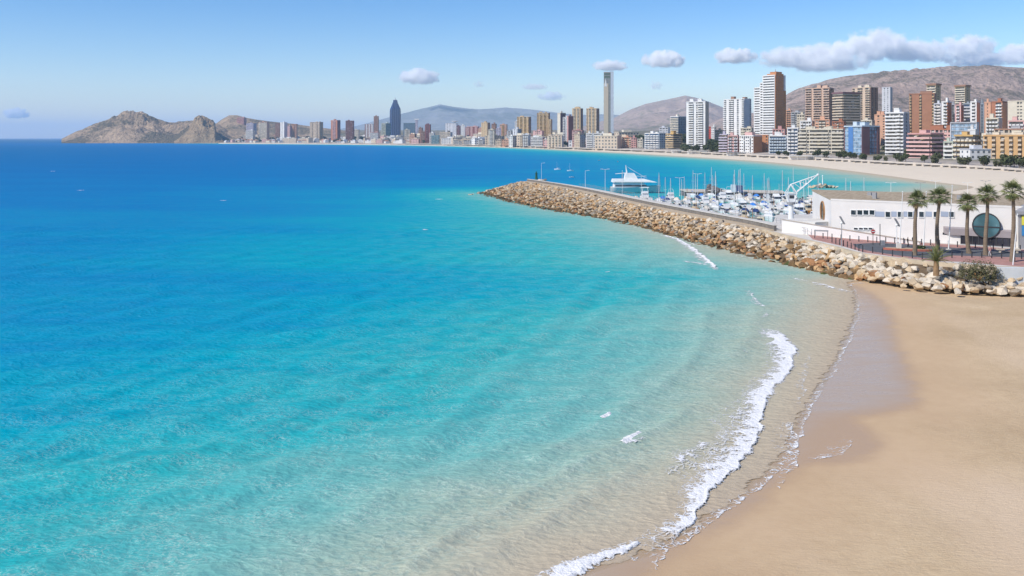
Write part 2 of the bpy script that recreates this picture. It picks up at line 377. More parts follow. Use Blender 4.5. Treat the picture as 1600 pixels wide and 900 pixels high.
def build_near_beach():
    xs = np.concatenate([np.arange(-50, -8, 1.2), np.arange(-8, 84, .42), np.arange(84, 190, 2.0)])
    ys = np.concatenate([np.arange(8, 36, 1.2), np.arange(36, 136, .42)])
    X, Y = np.meshgrid(xs, ys)
    d = pdist(X, Y, near_shore); s = np.where(inside(X, Y, near_land), d, -d)
    Z = np.where(s > 0, 1.35*(1-np.exp(-s*.034)), .05*np.maximum(s, -60))
    Z = Z+.10*fbm(X/9, Y/9, 4, 5)*sstep(3, 18, s)+.03*fbm(X/1.6, Y/1.6, 3, 9)*sstep(10, 22, s)
    W = [P(x, y, .35) for x, y in ((1330, 438), (1370, 455), (1405, 492), (1400, 520), (1425, 560), (1443, 600), (1440, 638), (1400, 648), (1340, 650), (1375, 668), (1387, 690), (1370, 712), (1330, 722), (1270, 720), (1240, 742), (1215, 768), (1180, 796), (1110, 834), (1060, 866), (1015, 905))]
    Fm = [P(x, y, .3) for x, y in ((1330, 438), (1370, 455), (1405, 492), (1400, 520), (1423, 560), (1438, 600), (1434, 634), (1330, 647), (1280, 655), (1262, 690), (1250, 715), (1215, 745), (1180, 775), (1110, 825), (1060, 855), (1010, 890))]
    tail = [(3, 33), (2, -10), (-60, -10), (-60, 136), (49, 136)]
    def sd(pl):
        pg = pl+tail; q = pdist(X, Y, pl+tail[:2]); return np.where(inside(X, Y, pg), q, -q)
    me = grid_mesh('beach_sand', X, Y, Z, sand_material(), {'offshore': -s, 'wet': sd(smooth_pl(W, 2)), 'film': sd(smooth_pl(Fm, 2))})
    tag(link('beach', me), None, None, None, 'structure')
build_near_beach()
def build_land():
    ys = np.geomspace(195, 9500, 230); pxs = np.arange(290, 2400, 6.0)
    Y = np.repeat(ys[:, None], len(pxs), 1); X = Y*((pxs-800)/F)[None, :]
    X = np.concatenate([X], 1)
    d = pdist(X, Y, coast); s = np.where(inside(X, Y, coast_land), d, -d)
    pr = inside(X, Y, prom_land)
    Zs = np.where(s > 0, 2.75*(1-np.exp(-s*.03)), .045*s)+.25*fbm(X/25, Y/25, 3, 8)*sstep(10, 40, s)
    me = grid_mesh('far_beach', X, Y, Zs, sand_material(False), keep=(s > -35) & ~pr)
    tag(link('far_beach', me), None, None, None, 'structure')
    t = NT('town_ground'); v = t.coord(); a = t.noise(v, .012, 5, .6); b = t.noise(v, .06, 4, .6)
    col = t.mix(t.mr(a, .4, .6), (.30, .24, .18), (.07, .085, .045)); col = t.mix(t.mr(b, .5, .7, 0, .7), col, (.36, .31, .26))
    col = t.mix(t.mr(t.attr('inland'), 25, 60, 1, 0), col, t.mix(t.mr(b, .4, .6), (.48, .41, .34), (.30, .27, .25)))
    me = grid_mesh('land', X, Y, ground_z(X, Y)+.12, t.done(t.bsdf(col, .95, .1)), {'inland': np.where(pr, pdist(X, Y, prom), 0)}, keep=pr)
    tag(link('land', me), None, None, None, 'structure')
build_land()
# ---- hills
def hill_material(rock, dark, green, sc_=.01, gf=.5):
    t = NT('hillside'); v = t.coord()
    a = t.noise(v, sc_, 6, .62); b = t.noise(v, sc_*6, 5, .65); g = t.noise(v, sc_*.35, 4, .6); c2 = t.noise(v, sc_*22, 4, .7)
    geo = t.node('ShaderNodeNewGeometry'); sp = t.node('ShaderNodeSeparateXYZ'); t.l.new(geo.outputs['Normal'], sp.inputs[0])
    col = t.mix(t.mr(a, .35, .65), rock, dark)
    veg = t.math('MULTIPLY', t.mr(t.math('ADD', t.math('MULTIPLY', b, .5), t.math('MULTIPLY', g, .5)), .62-.3*gf, .70-.3*gf), t.mr(sp.outputs['Z'], .45, .8))
    col = t.mix(t.math('MULTIPLY', veg, .85), col, green)
    col = t.mix(t.mr(c2, .56, .7, 0, .6), col, green); col = t.mix(t.mr(c2, .44, .3, 0, .4), col, tuple(x*1.25 for x in rock))
    return t.done(t.bsdf(col, .95, .1, t.bump(b, 1.0, 18)))
def ridge(name, prof, Y0, front, back, mat, zbase=0.0, rough=.12, seed=0, cols=220, rows=50, pw=1.0, gully=.35, scale=None, cliff=None, label=None):
    pr = np.array(prof, float); pxs = np.linspace(pr[0, 0], pr[-1, 0], cols)
    top = CH+(HZ-np.interp(pxs, pr[:, 0], pr[:, 1]))/F*Y0
    L = (pxs[-1]-pxs[0])/F*Y0; h0 = max(top.max()-zbase, 10); scale = scale or h0*1.1
    top = np.maximum(top-zbase, 0)
    t = np.concatenate([np.linspace(-1, 0, rows), np.linspace(0, 1, max(6, rows//3))[1:]])
    Xc = (pxs-800)/F*Y0
    ww = np.where(t < 0, t*front, t*back)
    dirx = (pxs-800)/F; n = np.hypot(dirx, 1)
    X = Xc[None, :]+ww[:, None]*(dirx/n)[None, :]; Y = Y0+ww[:, None]*(1/n)[None, :]
    a = np.abs(t)[:, None]
    if cliff: sh = np.where(t[:, None] < 0, np.interp(a, *cliff), (1-a)**pw)
    else: sh = (1-a)**pw
    rd = ridged(X/scale, Y/scale, 5, seed)-.6; fb = fbm(X/scale*1.7, Y/scale*1.7, 5, seed+20)
    amp = np.sin(np.clip(a, 0, 1)*math.pi)**.7
    Z = zbase+top[None, :]*sh*(1+gully*rd*amp+rough*fb*amp)+top[None, :]*rough*.22*fbm(X/scale*5, Y/scale*5, 4, seed+50)*np.minimum(a*6+.25, 1)*np.minimum((1-a)*4, 1)
    Z = np.where(a >= .999, zbase-6, Z)
    me = grid_mesh(name, X, Y, Z, mat, smooth=not cliff)
    return tag(link(name, me), label, None, None, 'structure')
m_far = hill_material((.25, .25, .255), (.18, .185, .195), (.10, .12, .11), .0012, .4)
ridge('mountain_range', [(430, 214), (500, 207), (560, 196), (590, 188), (620, 180), (650, 172), (668, 168), (687, 163), (710, 167), (745, 171), (790, 168), (830, 171), (870, 176), (905, 180), (950, 178), (1000, 184), (1080, 190), (1200, 200), (1320, 212)], 16500, 5200, 2600, m_far, 5, .14, 31, 300, 60, 1.1, .5)
m_mid = hill_material((.43, .325, .28), (.30, .235, .21), (.15, .15, .11), .003, .4)
ridge('inland_hill', [(880, 206), (930, 192), (960, 184), (985, 171), (1010, 162), (1040, 156), (1062, 151), (1071, 149), (1090, 153), (1110, 160), (1135, 170), (1165, 180), (1210, 190), (1290, 206)], 8200, 3600, 2200, m_mid, 20, .13, 77, 260, 60, 1.05, .45)
ridge('foothill', [(1090, 206), (1115, 190), (1140, 180), (1180, 176), (1220, 172), (1280, 176), (1340, 190), (1400, 206)], 4700, 1500, 1200, m_mid, 25, .16, 55, 160, 40, 1.0, .4)
m_right = hill_material((.52, .39, .325), (.34, .255, .22), (.15, .135, .105), .009, .45)
ridge('mountain', [(1100, 206), (1160, 186), (1200, 168), (1230, 148), (1262, 135), (1300, 124), (1340, 117), (1390, 112), (1440, 110), (1480, 107), (1520, 104), (1545, 102), (1570, 104), (1600, 106), (1660, 103), (1740, 108), (1850, 116), (1990, 140), (2150, 190)], 3900, 2300, 1400, m_right, 30, .12, 12, 420, 80, .92, .42, 210)
m_head = hill_material((.58, .425, .28), (.34, .25, .165), (.095, .095, .06), .014, .52)
CL = ([0, .12, .45, .62, .80, .92, 1.0], [1, .94, .68, .50, .36, .20, .0])
ridge('headland', [(96, 217.5), (104, 213), (120, 205), (135, 200), (150, 195), (163, 189), (178, 183), (190, 178), (203, 174.5), (215, 177), (228, 181.5), (243, 187), (258, 191.5), (272, 193), (288, 190), (300, 189), (330, 190), (345, 198), (360, 210), (372, 219)], 3950, 500, 500, m_head, -3, .34, 5, 340, 80, .8, .62, 120, CL)
CK = ([0, .10, .30, .55, .75, .9, 1.0], [1, .95, .80, .58, .38, .2, .0])
ridge('rocky_crag', [(272, 221.5), (280, 216), (288, 209), (295, 201), (300, 192), (304, 185), (309, 181.5), (314, 181), (317, 181.5), (323, 184), (329, 187), (334, 189), (336.5, 194), (338, 205), (345, 214), (352, 220)], 3480, 130, 320, hill_material((.56, .41, .25), (.33, .24, .15), (.13, .11, .07), .024, .4), -3, .4, 9, 220, 70, .8, .65, 55, CK)
ridge('town_hill', [(325, 206), (336, 194), (346, 187), (358, 180), (370, 180), (385, 184), (402, 187), (425, 190), (455, 193), (490, 198), (530, 203), (590, 210), (640, 214)], 4300, 700, 600, m_head, 0, .12, 21, 200, 40, .9, .3, 160)
# ---- harbour platform, roads
m_conc = paint((.52, .47, .40), .9, .2, .4); m_pale = paint((.62, .58, .52), .9, .15, .5); m_pink = paint((.42, .225, .19), .9, .16, .8); m_asph = paint((.11, .115, .125), .9, .25, .5)
def strip(mb, pl, o0, o1, z0, z1):
    a = np.array(pl); tg = np.gradient(a, axis=0); tg /= np.hypot(tg[:, 0], tg[:, 1])[:, None]; nm = np.stack([tg[:, 1], -tg[:, 0]], -1)
    A, B_ = a+nm*o0, a+nm*o1; n = len(a); o = len(mb.v)
    for i in range(n):
        mb.v.extend([(A[i, 0], A[i, 1], z0), (B_[i, 0], B_[i, 1], z0), (B_[i, 0], B_[i, 1], z1), (A[i, 0], A[i, 1], z1)])
    fs = []
    for i in range(n-1):
        for k in range(4): fs.append((o+i*4+k, o+i*4+(k+1) % 4, o+(i+1)*4+(k+1) % 4, o+(i+1)*4+k))
    fs += [(o, o+1, o+2, o+3), (o+(n-1)*4+3, o+(n-1)*4+2, o+(n-1)*4+1, o+(n-1)*4)]
    mb.f.extend(fs); mb.mi.extend([mb.cur]*len(fs)); return A, B_
crest = lerp_pl(CREST, 240)
iroot = int(np.argmin(np.hypot(crest[:, 0]-47.6, crest[:, 1]-178)))
port_poly = [tuple(p) for p in crest[:iroot+1]][::-1] + [(300, 105), (300, 212), (95, 212), (62, 208), (56, 190)]
mb = MB(); mb.prism(port_poly[::-1], -2, 3.0); tag(mb.build('harbour_ground', m_pale), None, None, None, 'structure')
def sheet(name, px, z, m, h=.02):
    poly = [P(x, y, z) for x, y in px]
    q = MB(); q.prism(poly, z-.05, z+h) if sum((a[0]*b[1]-b[0]*a[1]) for a, b in zip(poly, poly[1:]+poly[:1])) > 0 else q.prism(poly[::-1], z-.05, z+h)
    return tag(q.build(name, m), None, None, None, 'structure')
sheet('pavement', ((1262, 366), (1310, 371.5), (1340, 374), (1420, 378), (1500, 383), (1600, 390), (1760, 399), (1760, 432), (1600, 417), (1500, 409), (1455, 408), (1405, 402), (1350, 394.5), (1318, 385), (1270, 374)), 3.0, m_pink, .02)
sheet('road', ((1332, 381.5), (1370, 379.5), (1420, 382), (1500, 388), (1600, 394), (1760, 404), (1760, 414), (1600, 402.5), (1540, 401), (1490, 399.5), (1455, 404.5), (1405, 399.5), (1362, 393), (1340, 388)), 3.0, m_asph, .026)
# ================================================================== TOWN BUILDINGS
CC = dict(white=(.74, .72, .69), cream=(.66, .59, .47), beige=(.56, .45, .33), tan=(.56, .41, .24), ochre=(.58, .38, .15), pink=(.66, .41, .37), rose=(.55, .30, .27), salmon=(.66, .38, .25), orange=(.55, .25, .12), brick=(.40, .17, .10), maroon=(.24, .09, .08), brown=(.34, .19, .13), grey=(.42, .42, .43), pale=(.60, .60, .62), blue=(.08, .20, .44), lblue=(.52, .59, .64), lilac=(.55, .50, .58), dark=(.07, .07, .08), teal=(.20, .32, .34), red=(.55, .07, .05), plum=(.20, .11, .12), sand=(.60, .49, .37), green=(.50, .53, .44), steel=(.34, .37, .40))
GL = dict(dark=(.075, .08, .09), blue=(.045, .09, .16), navy=(.02, .05, .13), grey=(.13, .14, .15), brown=(.10, .075, .06), pale=(.16, .19, .22), sky=(.22, .32, .42))
def col_(c): return CC[c] if isinstance(c, str) else c
def facade(parts, pat, length, H, fh, T, bp, rg, blinds=.25, top=0.0, base=1.0):
    """bays along x (0..length) on the plane y=0 facing -y, mapped by T; parts: dict of MBs"""
    n = len(pat); bw = length/n; nf = max(1, int(H/fh)); fh = H/nf
    wall, bal, bl = parts['wall'], parts['bal'], parts['blind']
    def bx(mb, x0, x1, y0, y1, z0, z1): mb.box(x0, x1, y0, y1, z0, z1, T)
    for i, ch in enumerate(pat):
        x0, x1 = i*bw, (i+1)*bw
        if ch == 'S': bx(wall, x0, x1, -.04, .75, 0, H); continue
        if ch == 'D': bx(parts['accent'], x0, x1, -.07, .75, 0, H); continue
        if ch in 'WwV':
            pw = min(.32*bw, 1.5) if ch != 'V' else .38*bw
            bx(wall, x0, x0+pw*.5, -.03, .75, 0, H); bx(wall, x1-pw*.5, x1, -.03, .75, 0, H)
        for k in range(nf):
            z = k*fh
            if ch in 'W': bx(wall, x0+.003, x1-.003, -.025, .74, z-.28*fh if k else 0, z+.30*fh)
            elif ch == 'w': bx(wall, x0+.003, x1-.003, -.025, .74, z-.12*fh if k else 0, z+.20*fh)
            elif ch in 'B': bx(bal, x0+.05, x1-.05, -bp, .5, z-.08*fh, z+.42*fh)
            elif ch == 'b': bx(bal, x0+bw*.12, x1-bw*.12, -bp, .74, z-.06*fh, z+.33*fh); bx(wall, x0+.003, x1-.003, -.02, .74, z-.2*fh if k else 0, z+.12*fh)
            elif ch == 'L': bx(bal, x0-.02, x1+.02, -bp*.6, .5, z-.12*fh, z+.34*fh)
            elif ch == 'G': bx(wall, x0+.02, x1-.02, .35, .74, z-.05*fh, z+.07*fh)
            if ch != 'G' and rg.random() < blinds:
                a = rg.uniform(0, .4); b = rg.uniform(.6, 1)
                bx(bl, x0+bw*a, x0+bw*b, .55, .8, z+.36*fh, z+rg.uniform(.6, .93)*fh)
        if ch in 'BbL':
            for k in range(nf):
                if rg.random() < .10: z = k*fh; bx(parts['awn'], x0+bw*.15, x1-bw*.15, -bp*.95, .3, z+.72*fh, z+.80*fh)
        if ch == 'G': bx(wall, x0-.06, x0+.06, .3, .74, 0, H)
GUARD = []
def building(x0, xm, x1, yt, Y, label, front='WBBW', side='SWS', wall='white', bal=None, side_col=None, acc='orange', glass='dark', fh=3.0, bp=1.3, huts=1, seed=None, blinds=.25, crown=None, roofc=None, name='apartment_building', cat='building', sink=4.0, setback=None, dmin=13.0, group=None, hutc=None, ybot=None):
    """x0/xm/x1: where the left edge, the near corner and the right edge stand in the survey picture at the distance Y"""
    rg = random.Random(seed if seed is not None else int(x0*31+yt*7))
    phi = math.atan((xm-800)/F); r = Vector((math.cos(phi), -math.sin(phi))); v = Vector((math.sin(phi), math.cos(phi)))
    Rr = Y/math.cos(phi)*math.cos(phi)
    pf, ps = max((xm-x0), 2)/F*Y*math.cos(phi), max(x1-xm, .0)/F*Y*math.cos(phi)
    if ps < .6: a = R(4); d = dmin+2
    else:
        a = math.asin(min(.72, max(.12, ps/(dmin+2)))); d = max(dmin*.7, ps/math.sin(a))
    w = pf/math.cos(a)
    xa = r*math.cos(a)-v*math.sin(a); ya = r*math.sin(a)+v*math.cos(a)
    corner = Vector(((xm-800)/F*Y, Y)); cen = corner-xa*(w/2)+ya*(d/2)
    g = min(gz(*corner), gz(*cen)) if ybot is None else CH-(ybot-HZ)/F*Y
    top = CH+(HZ-yt)/F*Y; H = top-g+sink; z0 = g-sink
    root = thing(name, label, cat, (cen.x, cen.y, z0), math.atan2(xa.y, xa.x), group)
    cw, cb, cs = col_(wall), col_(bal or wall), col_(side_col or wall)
    parts = dict(wall=MB(), bal=MB(), blind=MB(), accent=MB(), awn=MB()); sp = dict(wall=MB(), bal=parts['bal'], blind=parts['blind'], accent=parts['accent'], awn=parts['awn'])
    core = MB(); core.box(-w/2+.7, w/2-.7, -d/2+.7, d/2-.7, 0, H-.1); core.build('glazing', glassy(GL[glass]), root)
    T = Matrix.Translation((-w/2, -d/2, 0)); facade(parts, front, w, H, fh, T, bp, rg, blinds)
    T = Matrix.Translation((w/2, -d/2, 0)) @ Matrix.Rotation(math.pi/2, 4, 'Z'); facade(sp, side, d, H, fh, T, bp*.7, rg, blinds)
    sp2 = dict(sp, wall=MB()); T = Matrix.Translation((-w/2, d/2, 0)) @ Matrix.Rotation(-math.pi/2, 4, 'Z'); facade(sp2, side, d, H, fh, T, bp*.7, rg, 0)
    parts['wall'].box(-w/2+.05, w/2-.05, d/2-.75, d/2, 0, H)
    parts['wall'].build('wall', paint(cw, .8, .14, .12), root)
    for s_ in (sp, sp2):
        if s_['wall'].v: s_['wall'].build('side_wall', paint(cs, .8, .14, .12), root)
    if parts['bal'].v: parts['bal'].build('balconies', paint(cb, .75, .1, .2), root, stuff=True)
    if parts['blind'].v: parts['blind'].build('blinds', paint((.50, .47, .43), .8, .25, .5), root, stuff=True)
    if parts['awn'].v: parts['awn'].build('awnings', paint(rg.choice([(.55, .36, .14), (.20, .28, .20), (.62, .50, .30), (.16, .22, .36)]), .9), root, stuff=True)
    if parts['accent'].v: parts['accent'].build('accent_panel', paint(col_(acc), .8, .12, .2), root)
    rf = MB(); o = .25; rf.box(-w/2-o, w/2+o, -d/2-o, d/2+o, H, H+.35)
    for (a0, a1, b0, b1) in ((-w/2, w/2, -d/2, -d/2+.25), (-w/2, w/2, d/2-.25, d/2), (-w/2, -w/2+.25, -d/2+.25, d/2-.25), (w/2-.25, w/2, -d/2+.25, d/2-.25)): rf.box(a0, a1, b0, b1, H+.35, H+1.2)
    ro = rf.build('roof', paint(col_(roofc) if roofc else tuple(x*.92 for x in cw), .85, .15, .3), root)
    for k in range(huts):
        hw = min(w*.3, rg.uniform(3.5, 7)); hd = min(d*.5, rg.uniform(3.5, 6)); hx = rg.uniform(-w/2+hw, w/2-hw) if w > 2.2*hw else 0; hh = rg.uniform(2.4, 4.6)
        q = MB(); q.box(hx-hw/2, hx+hw/2, -hd/2, hd/2, H+.35, H+.35+hh); q.box(hx-hw/2-.2, hx+hw/2+.2, -hd/2-.2, hd/2+.2, H+.35+hh, H+.6+hh)
        q.build('lift_housing', paint(col_(hutc) if hutc else cw, .85, .15, .3), ro)
    if crown == 'cap': q = MB(); q.box(-w/2-1, w/2+1, -d/2-1, d/2+1, H+1.2, H+3.2); q.build('crown', paint(col_(acc), .8), ro)
    if crown == 'mast': q = MB(); q.tube([(0, 0, H), (0, 0, H+9)], [.5, .2], 5); q.build('mast', paint(CC['grey']), ro)
    if crown == 'disk':
        q = MB(); q.tube([(0, 0, H), (0, 0, H+5)], 3, 10); q.tube([(0, 0, H+5), (0, 0, H+7), (0, 0, H+8)], [5, 11, 10], 18); q.build('disc_crown', paint(CC['white']), ro)
    if crown == 'tee': q = MB(); q.box(-w/2-4, w/2+4, -d/2, d/2, H+2, H+5); q.build('crown', paint(CC['white']), ro)
    GUARD.append((cen.x, cen.y, math.hypot(w, d)/2))
    return root
B = building
# --- far left, below the headland
B(404, 417, 421, 191, 3450, 'beige slab block with a pinkish flat roof below the dark town hill', 'LLLLL', 'SWWS', 'salmon', 'cream', fh=4)
B(430, 437, 439, 193, 3600, 'small brown block behind the white slender tower under the hill', 'WWW', 'SS', 'brown')
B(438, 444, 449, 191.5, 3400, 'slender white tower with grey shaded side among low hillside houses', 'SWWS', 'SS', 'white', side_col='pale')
B(449, 453, 456, 197, 3380, 'slim pink tower beside the slender white hillside tower', 'WW', 'SW', 'pink', side_col='rose')
B(456, 463, 465, 195, 3420, 'salmon orange block with small roof cap next to slim pink tower', 'WbW', 'SS', 'salmon', crown='cap')
B(385, 396, 401, 193, 3700, 'grey blue terraced flats in the shade of the hill', 'LLLL', 'WW', 'lilac', glass='blue')
B(370, 381, 385, 184, 4050, 'rose terraced holiday flats high on the town hill', 'LLLL', 'WW', 'rose', ybot=194)
B(384, 395, 399, 204, 3450, 'white terraced flats above the low roofs at the hill foot', 'LLLL', 'WW', 'white')
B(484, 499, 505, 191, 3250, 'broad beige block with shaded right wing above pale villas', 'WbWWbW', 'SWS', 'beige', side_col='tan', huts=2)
B(517, 527, 532, 188, 3200, 'red and pink banded tower with ragged crown', 'DbbD', 'SWS', 'pink', acc='brick', side_col='maroon', huts=2, hutc='brick')
B(540, 552, 553.5, 189, 3150, 'plain maroon slab tower above white villas', 'wwwww', 'S', 'maroon', glass='brown')
B(553, 560, 562, 203, 3300, 'low cream block beside the plain maroon slab tower', 'WWW', 'SS', 'cream')
B(570, 583, 584, 194, 3350, 'brown and white vertically striped block left of slim brown tower', 'DSWDSWDSW', 'S', 'white', acc='maroon')
B(584, 591, 592, 182, 3300, 'slim tall brown tower beside the navy glass skyscraper', 'SwSwS', 'S', 'brown', crown='mast')
B(596, 603, 611, 193, 3200, 'pale green white block in front of the navy glass skyscraper', 'bbbb', 'WWWW', 'green', side_col='teal')
B(578, 591, 593, 207, 2900, 'low pinkish white block under the slim tall brown tower', 'LLL', 'WW', 'pink', 'white')
# --- navy glass skyscraper with tapering shoulders
def bali():
    Y = 3690; x = (617.5-800)/F*Y; g = gz(x, Y); k = Y/F
    root = thing('skyscraper', 'tall navy glass skyscraper with tapering shoulders and roof mast', 'skyscraper', (x, Y, g-4), R(12))
    def z(py): return CH+(HZ-py)/F*Y-g+4
    lev = [(0, 8.2), (z(207), 8.2), (z(180), 8.5), (z(171), 8.2), (z(166), 6.0), (z(160), 3.6), (z(156.2), 2.9)]
    body = MB()
    for (za, ra), (zb, rb) in zip(lev[:-1], lev[1:]):
        o = len(body.v)
        for zz, rr in ((za, ra), (zb, rb)):
            w = rr*k; d = rr*k*.72; c = w*.32
            body.v += [(px_, py_, zz) for px_, py_ in ((-w+c, -d), (w-c, -d), (w, -d+c), (w, d-c), (w-c, d), (-w+c, d), (-w, d-c), (-w, -d+c))]
        body.f += [(o+i, o+(i+1) % 8, o+8+(i+1) % 8, o+8+i) for i in range(8)]; body.mi += [0]*8
    body.f.append(tuple(len(body.v)-8+i for i in range(8))); body.mi.append(0)
    body.build('glass_facade', glassy((.02, .045, .13), .15), root)
    ribs = MB(); bands = MB()
    for (za, ra), (zb, rb) in zip(lev[:-1], lev[1:]):
        for f in (-.66, -.33, 0, .33, .66):
            a = Vector((f*ra*k*.68/.66*.98, -ra*k*.72-.2, za)); b = Vector((f*rb*k*.68/.66*.98, -rb*k*.72-.2, zb)); ribs.tube([a, b], .55, 4)
        n = int((zb-za)/7)
        for i in range(n):
            t = i/n; rr = ra+(rb-ra)*t; zz = za+(zb-za)*t; w = rr*k; d = rr*k*.72; c = w*.32
            bands.prism([(-w+c, -d-.12), (w-c, -d-.12), (w+.12, -d+c), (w+.12, d-c), (w-c, d+.12), (-w+c, d+.12), (-w-.12, d-c), (-w-.12, -d+c)], zz, zz+.6)
    ribs.build('ribs', paint((.14, .18, .30), .5), root, stuff=True); bands.build('floor_bands', paint((.05, .07, .14), .5), root, stuff=True)
    q = MB(); q.tube([(0, 0, z(156.2)), (0, 0, z(152))], [1.2, .5], 6); q.tube([(3, 0, z(156.2)), (3, 0, z(154))], .5, 5); q.build('roof_mast', paint(CC['grey']), root)
bali()
B(630, 648, 650.5, 192.5, 3050, 'teal glass block right of the navy glass skyscraper', 'GGGGGG', 'GG', 'teal', glass='blue', huts=0)
B(649, 652.5, 653, 188, 2950, 'very slim lilac tower with a white T shaped roof', 'WW', 'S', 'lilac', crown='tee', huts=0)
B(632, 640, 641, 203, 2800, 'cream tower with white rooftop in front of teal glass block', 'WbW', 'S', 'cream', huts=2)
B(612, 630, 632, 215, 2750, 'long low grey beachfront hotel left of orange beige hotel', 'WWWWWWW', 'S', 'grey', glass='grey')
B(640, 648, 651, 210, 2640, 'orange beige hotel on the far beachfront', 'LLLL', 'WW', 'salmon', side_col='brown')
B(654, 659, 661, 200, 2800, 'small brown tower left of two maroon towers', 'WW', 'SS', 'brown')
B(656, 663.5, 664, 206, 2600, 'white edged brown block below the two maroon towers', 'SwWww', 'S', 'brown')
B(664, 672, 673.5, 195, 2650, 'tall maroon tower with dark roof above the beachfront', 'SwwS', 'S', 'maroon', side_col='plum', huts=2, hutc='plum')
B(671, 678, 680, 208, 2600, 'white balconied hotel between maroon tower and teal drum block', 'LLL', 'WW', 'white')
B(674, 686, 687.5, 212, 2480, 'teal banded block on the far beachfront', 'wwwww', 'ww', 'teal', glass='blue', huts=0)
B(687, 703.5, 707, 207, 2450, 'grey cream block with a regular window grid on the beachfront', 'VVVVVVVVV', 'SS', 'sand', glass='grey', side_col='steel', fh=3.4, huts=2, hutc='dark')
B(696, 706, 708, 193, 2800, 'twin ribbed grey tower behind the grid fronted block', 'SWSWS', 'SS', 'pale', 'pale', huts=0)
B(706, 713, 715, 193, 2780, 'grey tower crowned by a white disc', 'SWSWS', 'SS', 'pale', crown='disk', huts=0)
B(713, 719.5, 720.5, 197, 2650, 'dark maroon tower left of the slender white tower', 'wSw', 'S', 'plum', glass='brown')
B(720, 726, 727, 196, 2600, 'slender white ribbed tower right of dark maroon tower', 'SWSWS', 'S', 'white')
B(727, 733, 734, 199, 2700, 'narrow pink tower beside the slender white ribbed tower', 'WWW', 'S', 'pink')
B(733, 747, 749, 198, 2600, 'wide pink block with dark red vertical stripes', 'DWWDDWWD', 'S', 'pink', acc='maroon', huts=2)
B(747, 753, 755, 201, 2550, 'low orange block between striped pink block and ribbed tan tower', 'WWW', 'S', 'salmon')
for i, (a, b, yt, w_, lab) in enumerate(((708, 716, 219, 'cream', 'low cream beach hotel right of the grid fronted block'), (716, 724, 220, 'sand', 'low sand coloured beach hotel under the slender white tower'), (724, 734, 219, 'beige', 'low beige beach hotel with a row of balconies'), (734, 741, 220, 'lblue', 'pale blue beach hotel with white balconies'), (741, 747, 217, 'pale', 'pale grey beach hotel beside the pale blue hotel'), (747, 755, 219, 'white', 'white beach hotel left of dark trees'))):
    B(a, b, b+.6, yt, 2350-i*25, lab, 'bbbb', 'S', w_, 'white')
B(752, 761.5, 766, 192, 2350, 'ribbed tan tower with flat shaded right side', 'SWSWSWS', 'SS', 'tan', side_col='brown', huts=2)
B(768, 774, 776, 194, 2300, 'brown tower right of the ribbed tan tower', 'WWW', 'SS', 'brown')
B(763, 772, 774, 203, 2120, 'stepped cream white tower on the beachfront', 'WbbW', 'WW', 'cream', 'white', huts=2)
B(781, 791, 793, 195, 2250, 'salmon tower with ochre base behind dark trees', 'WbW', 'SS', 'salmon', 'ochre')
B(775, 782, 783, 201, 2200, 'lilac tower between brown and salmon towers', 'WW', 'S', 'lilac')
B(792, 799, 801, 205, 2150, 'dark grey block beside the salmon tower', 'SwS', 'S', 'grey', side_col='dark')
B(801, 809, 815, 202, 2050, 'white and black striped block left of the big tan tower', 'SwSw', 'SSw', 'pale', side_col='steel')
B(774, 783, 784, 219, 2000, 'low sand coloured block by the beach trees', 'WWW', 'S', 'sand')
B(784, 795, 796, 219, 1980, 'low pinkish block by the beach trees', 'WWWW', 'S', 'salmon')
B(795, 801, 807, 213, 1900, 'small white block with grey side beside beach trees', 'WW', 'WW', 'white', side_col='grey')
B(812, 816, 818, 212, 1880, 'narrow beige block in the beachfront row', 'WW', 'S', 'beige')
B(817, 825.5, 829, 211, 1850, 'grey white flats with deep balconies in the beachfront row', 'bbb', 'SS', 'pale', 'white', side_col='steel')
B(829, 848, 851, 215, 1800, 'long low white hotel with horizontal bands on the beachfront', 'LLLLLL', 'SS', 'white', side_col='maroon', huts=2)
B(833, 847, 850, 205, 1950, 'pink and white hotel behind the long low banded hotel', 'SWwWS', 'SS', 'pink', 'white', side_col='rose')
B(804.5, 808.5, 809.5, 190, 2150, 'narrow white slab against the left edge of the big tan tower', 'WW', 'S', 'white')
B(808, 826.5, 830, 183, 2100, 'big tan tower with a fine grid of balconies', 'bSbbSbbSb', 'SWS', 'tan', 'ochre', side_col='brown', huts=2)
B(839, 857.5, 859.5, 177, 2000, 'tall ochre tan tower with four balcony columns and stepped shoulder', 'bSbbSbbSb', 'SS', 'tan', 'ochre', side_col='brown', huts=2)
B(857, 861, 863, 187, 1990, 'lower shoulder slab of the tall ochre tan tower', 'SbS', 'S', 'tan', side_col='brown', huts=0)
B(871, 875.5, 884, 177, 1900, 'tall tower with cream front edge and wide purple brown side', 'SS', 'SSwS', 'cream', side_col='plum', crown='mast')
B(879.5, 888, 889, 184, 1720, 'white tower with brown balconies next to maroon slab', 'BSB', 'S', 'white', 'white', acc='maroon', bp=1.8)
B(886, 888, 896, 182, 1700, 'maroon slab tower with blank wide side', 'S', 'SSSS', 'rose', side_col='maroon', huts=1)
B(894, 907, 911, 170, 1950, 'tan tower with zigzag balconies, twin of the one by the silver skyscraper', 'SbbSbbS', 'SWS', 'tan', 'cream', side_col='brown', huts=3)
B(894, 909, 912.5, 204, 1600, 'rose banded flats in front of the zigzag tan tower', 'LLLL', 'SW', 'rose', 'pink')
B(916, 932.5, 936.5, 170, 1900, 'tan tower with zigzag balconies just left of the silver skyscraper', 'bSbbSbbSb', 'SWS', 'tan', 'cream', side_col='brown', huts=3)
B(855, 878, 881, 213, 1680, 'long beige hotel with pale columns on the beachfront', 'SbSbSbSbS', 'SS', 'sand', 'cream', side_col='grey')
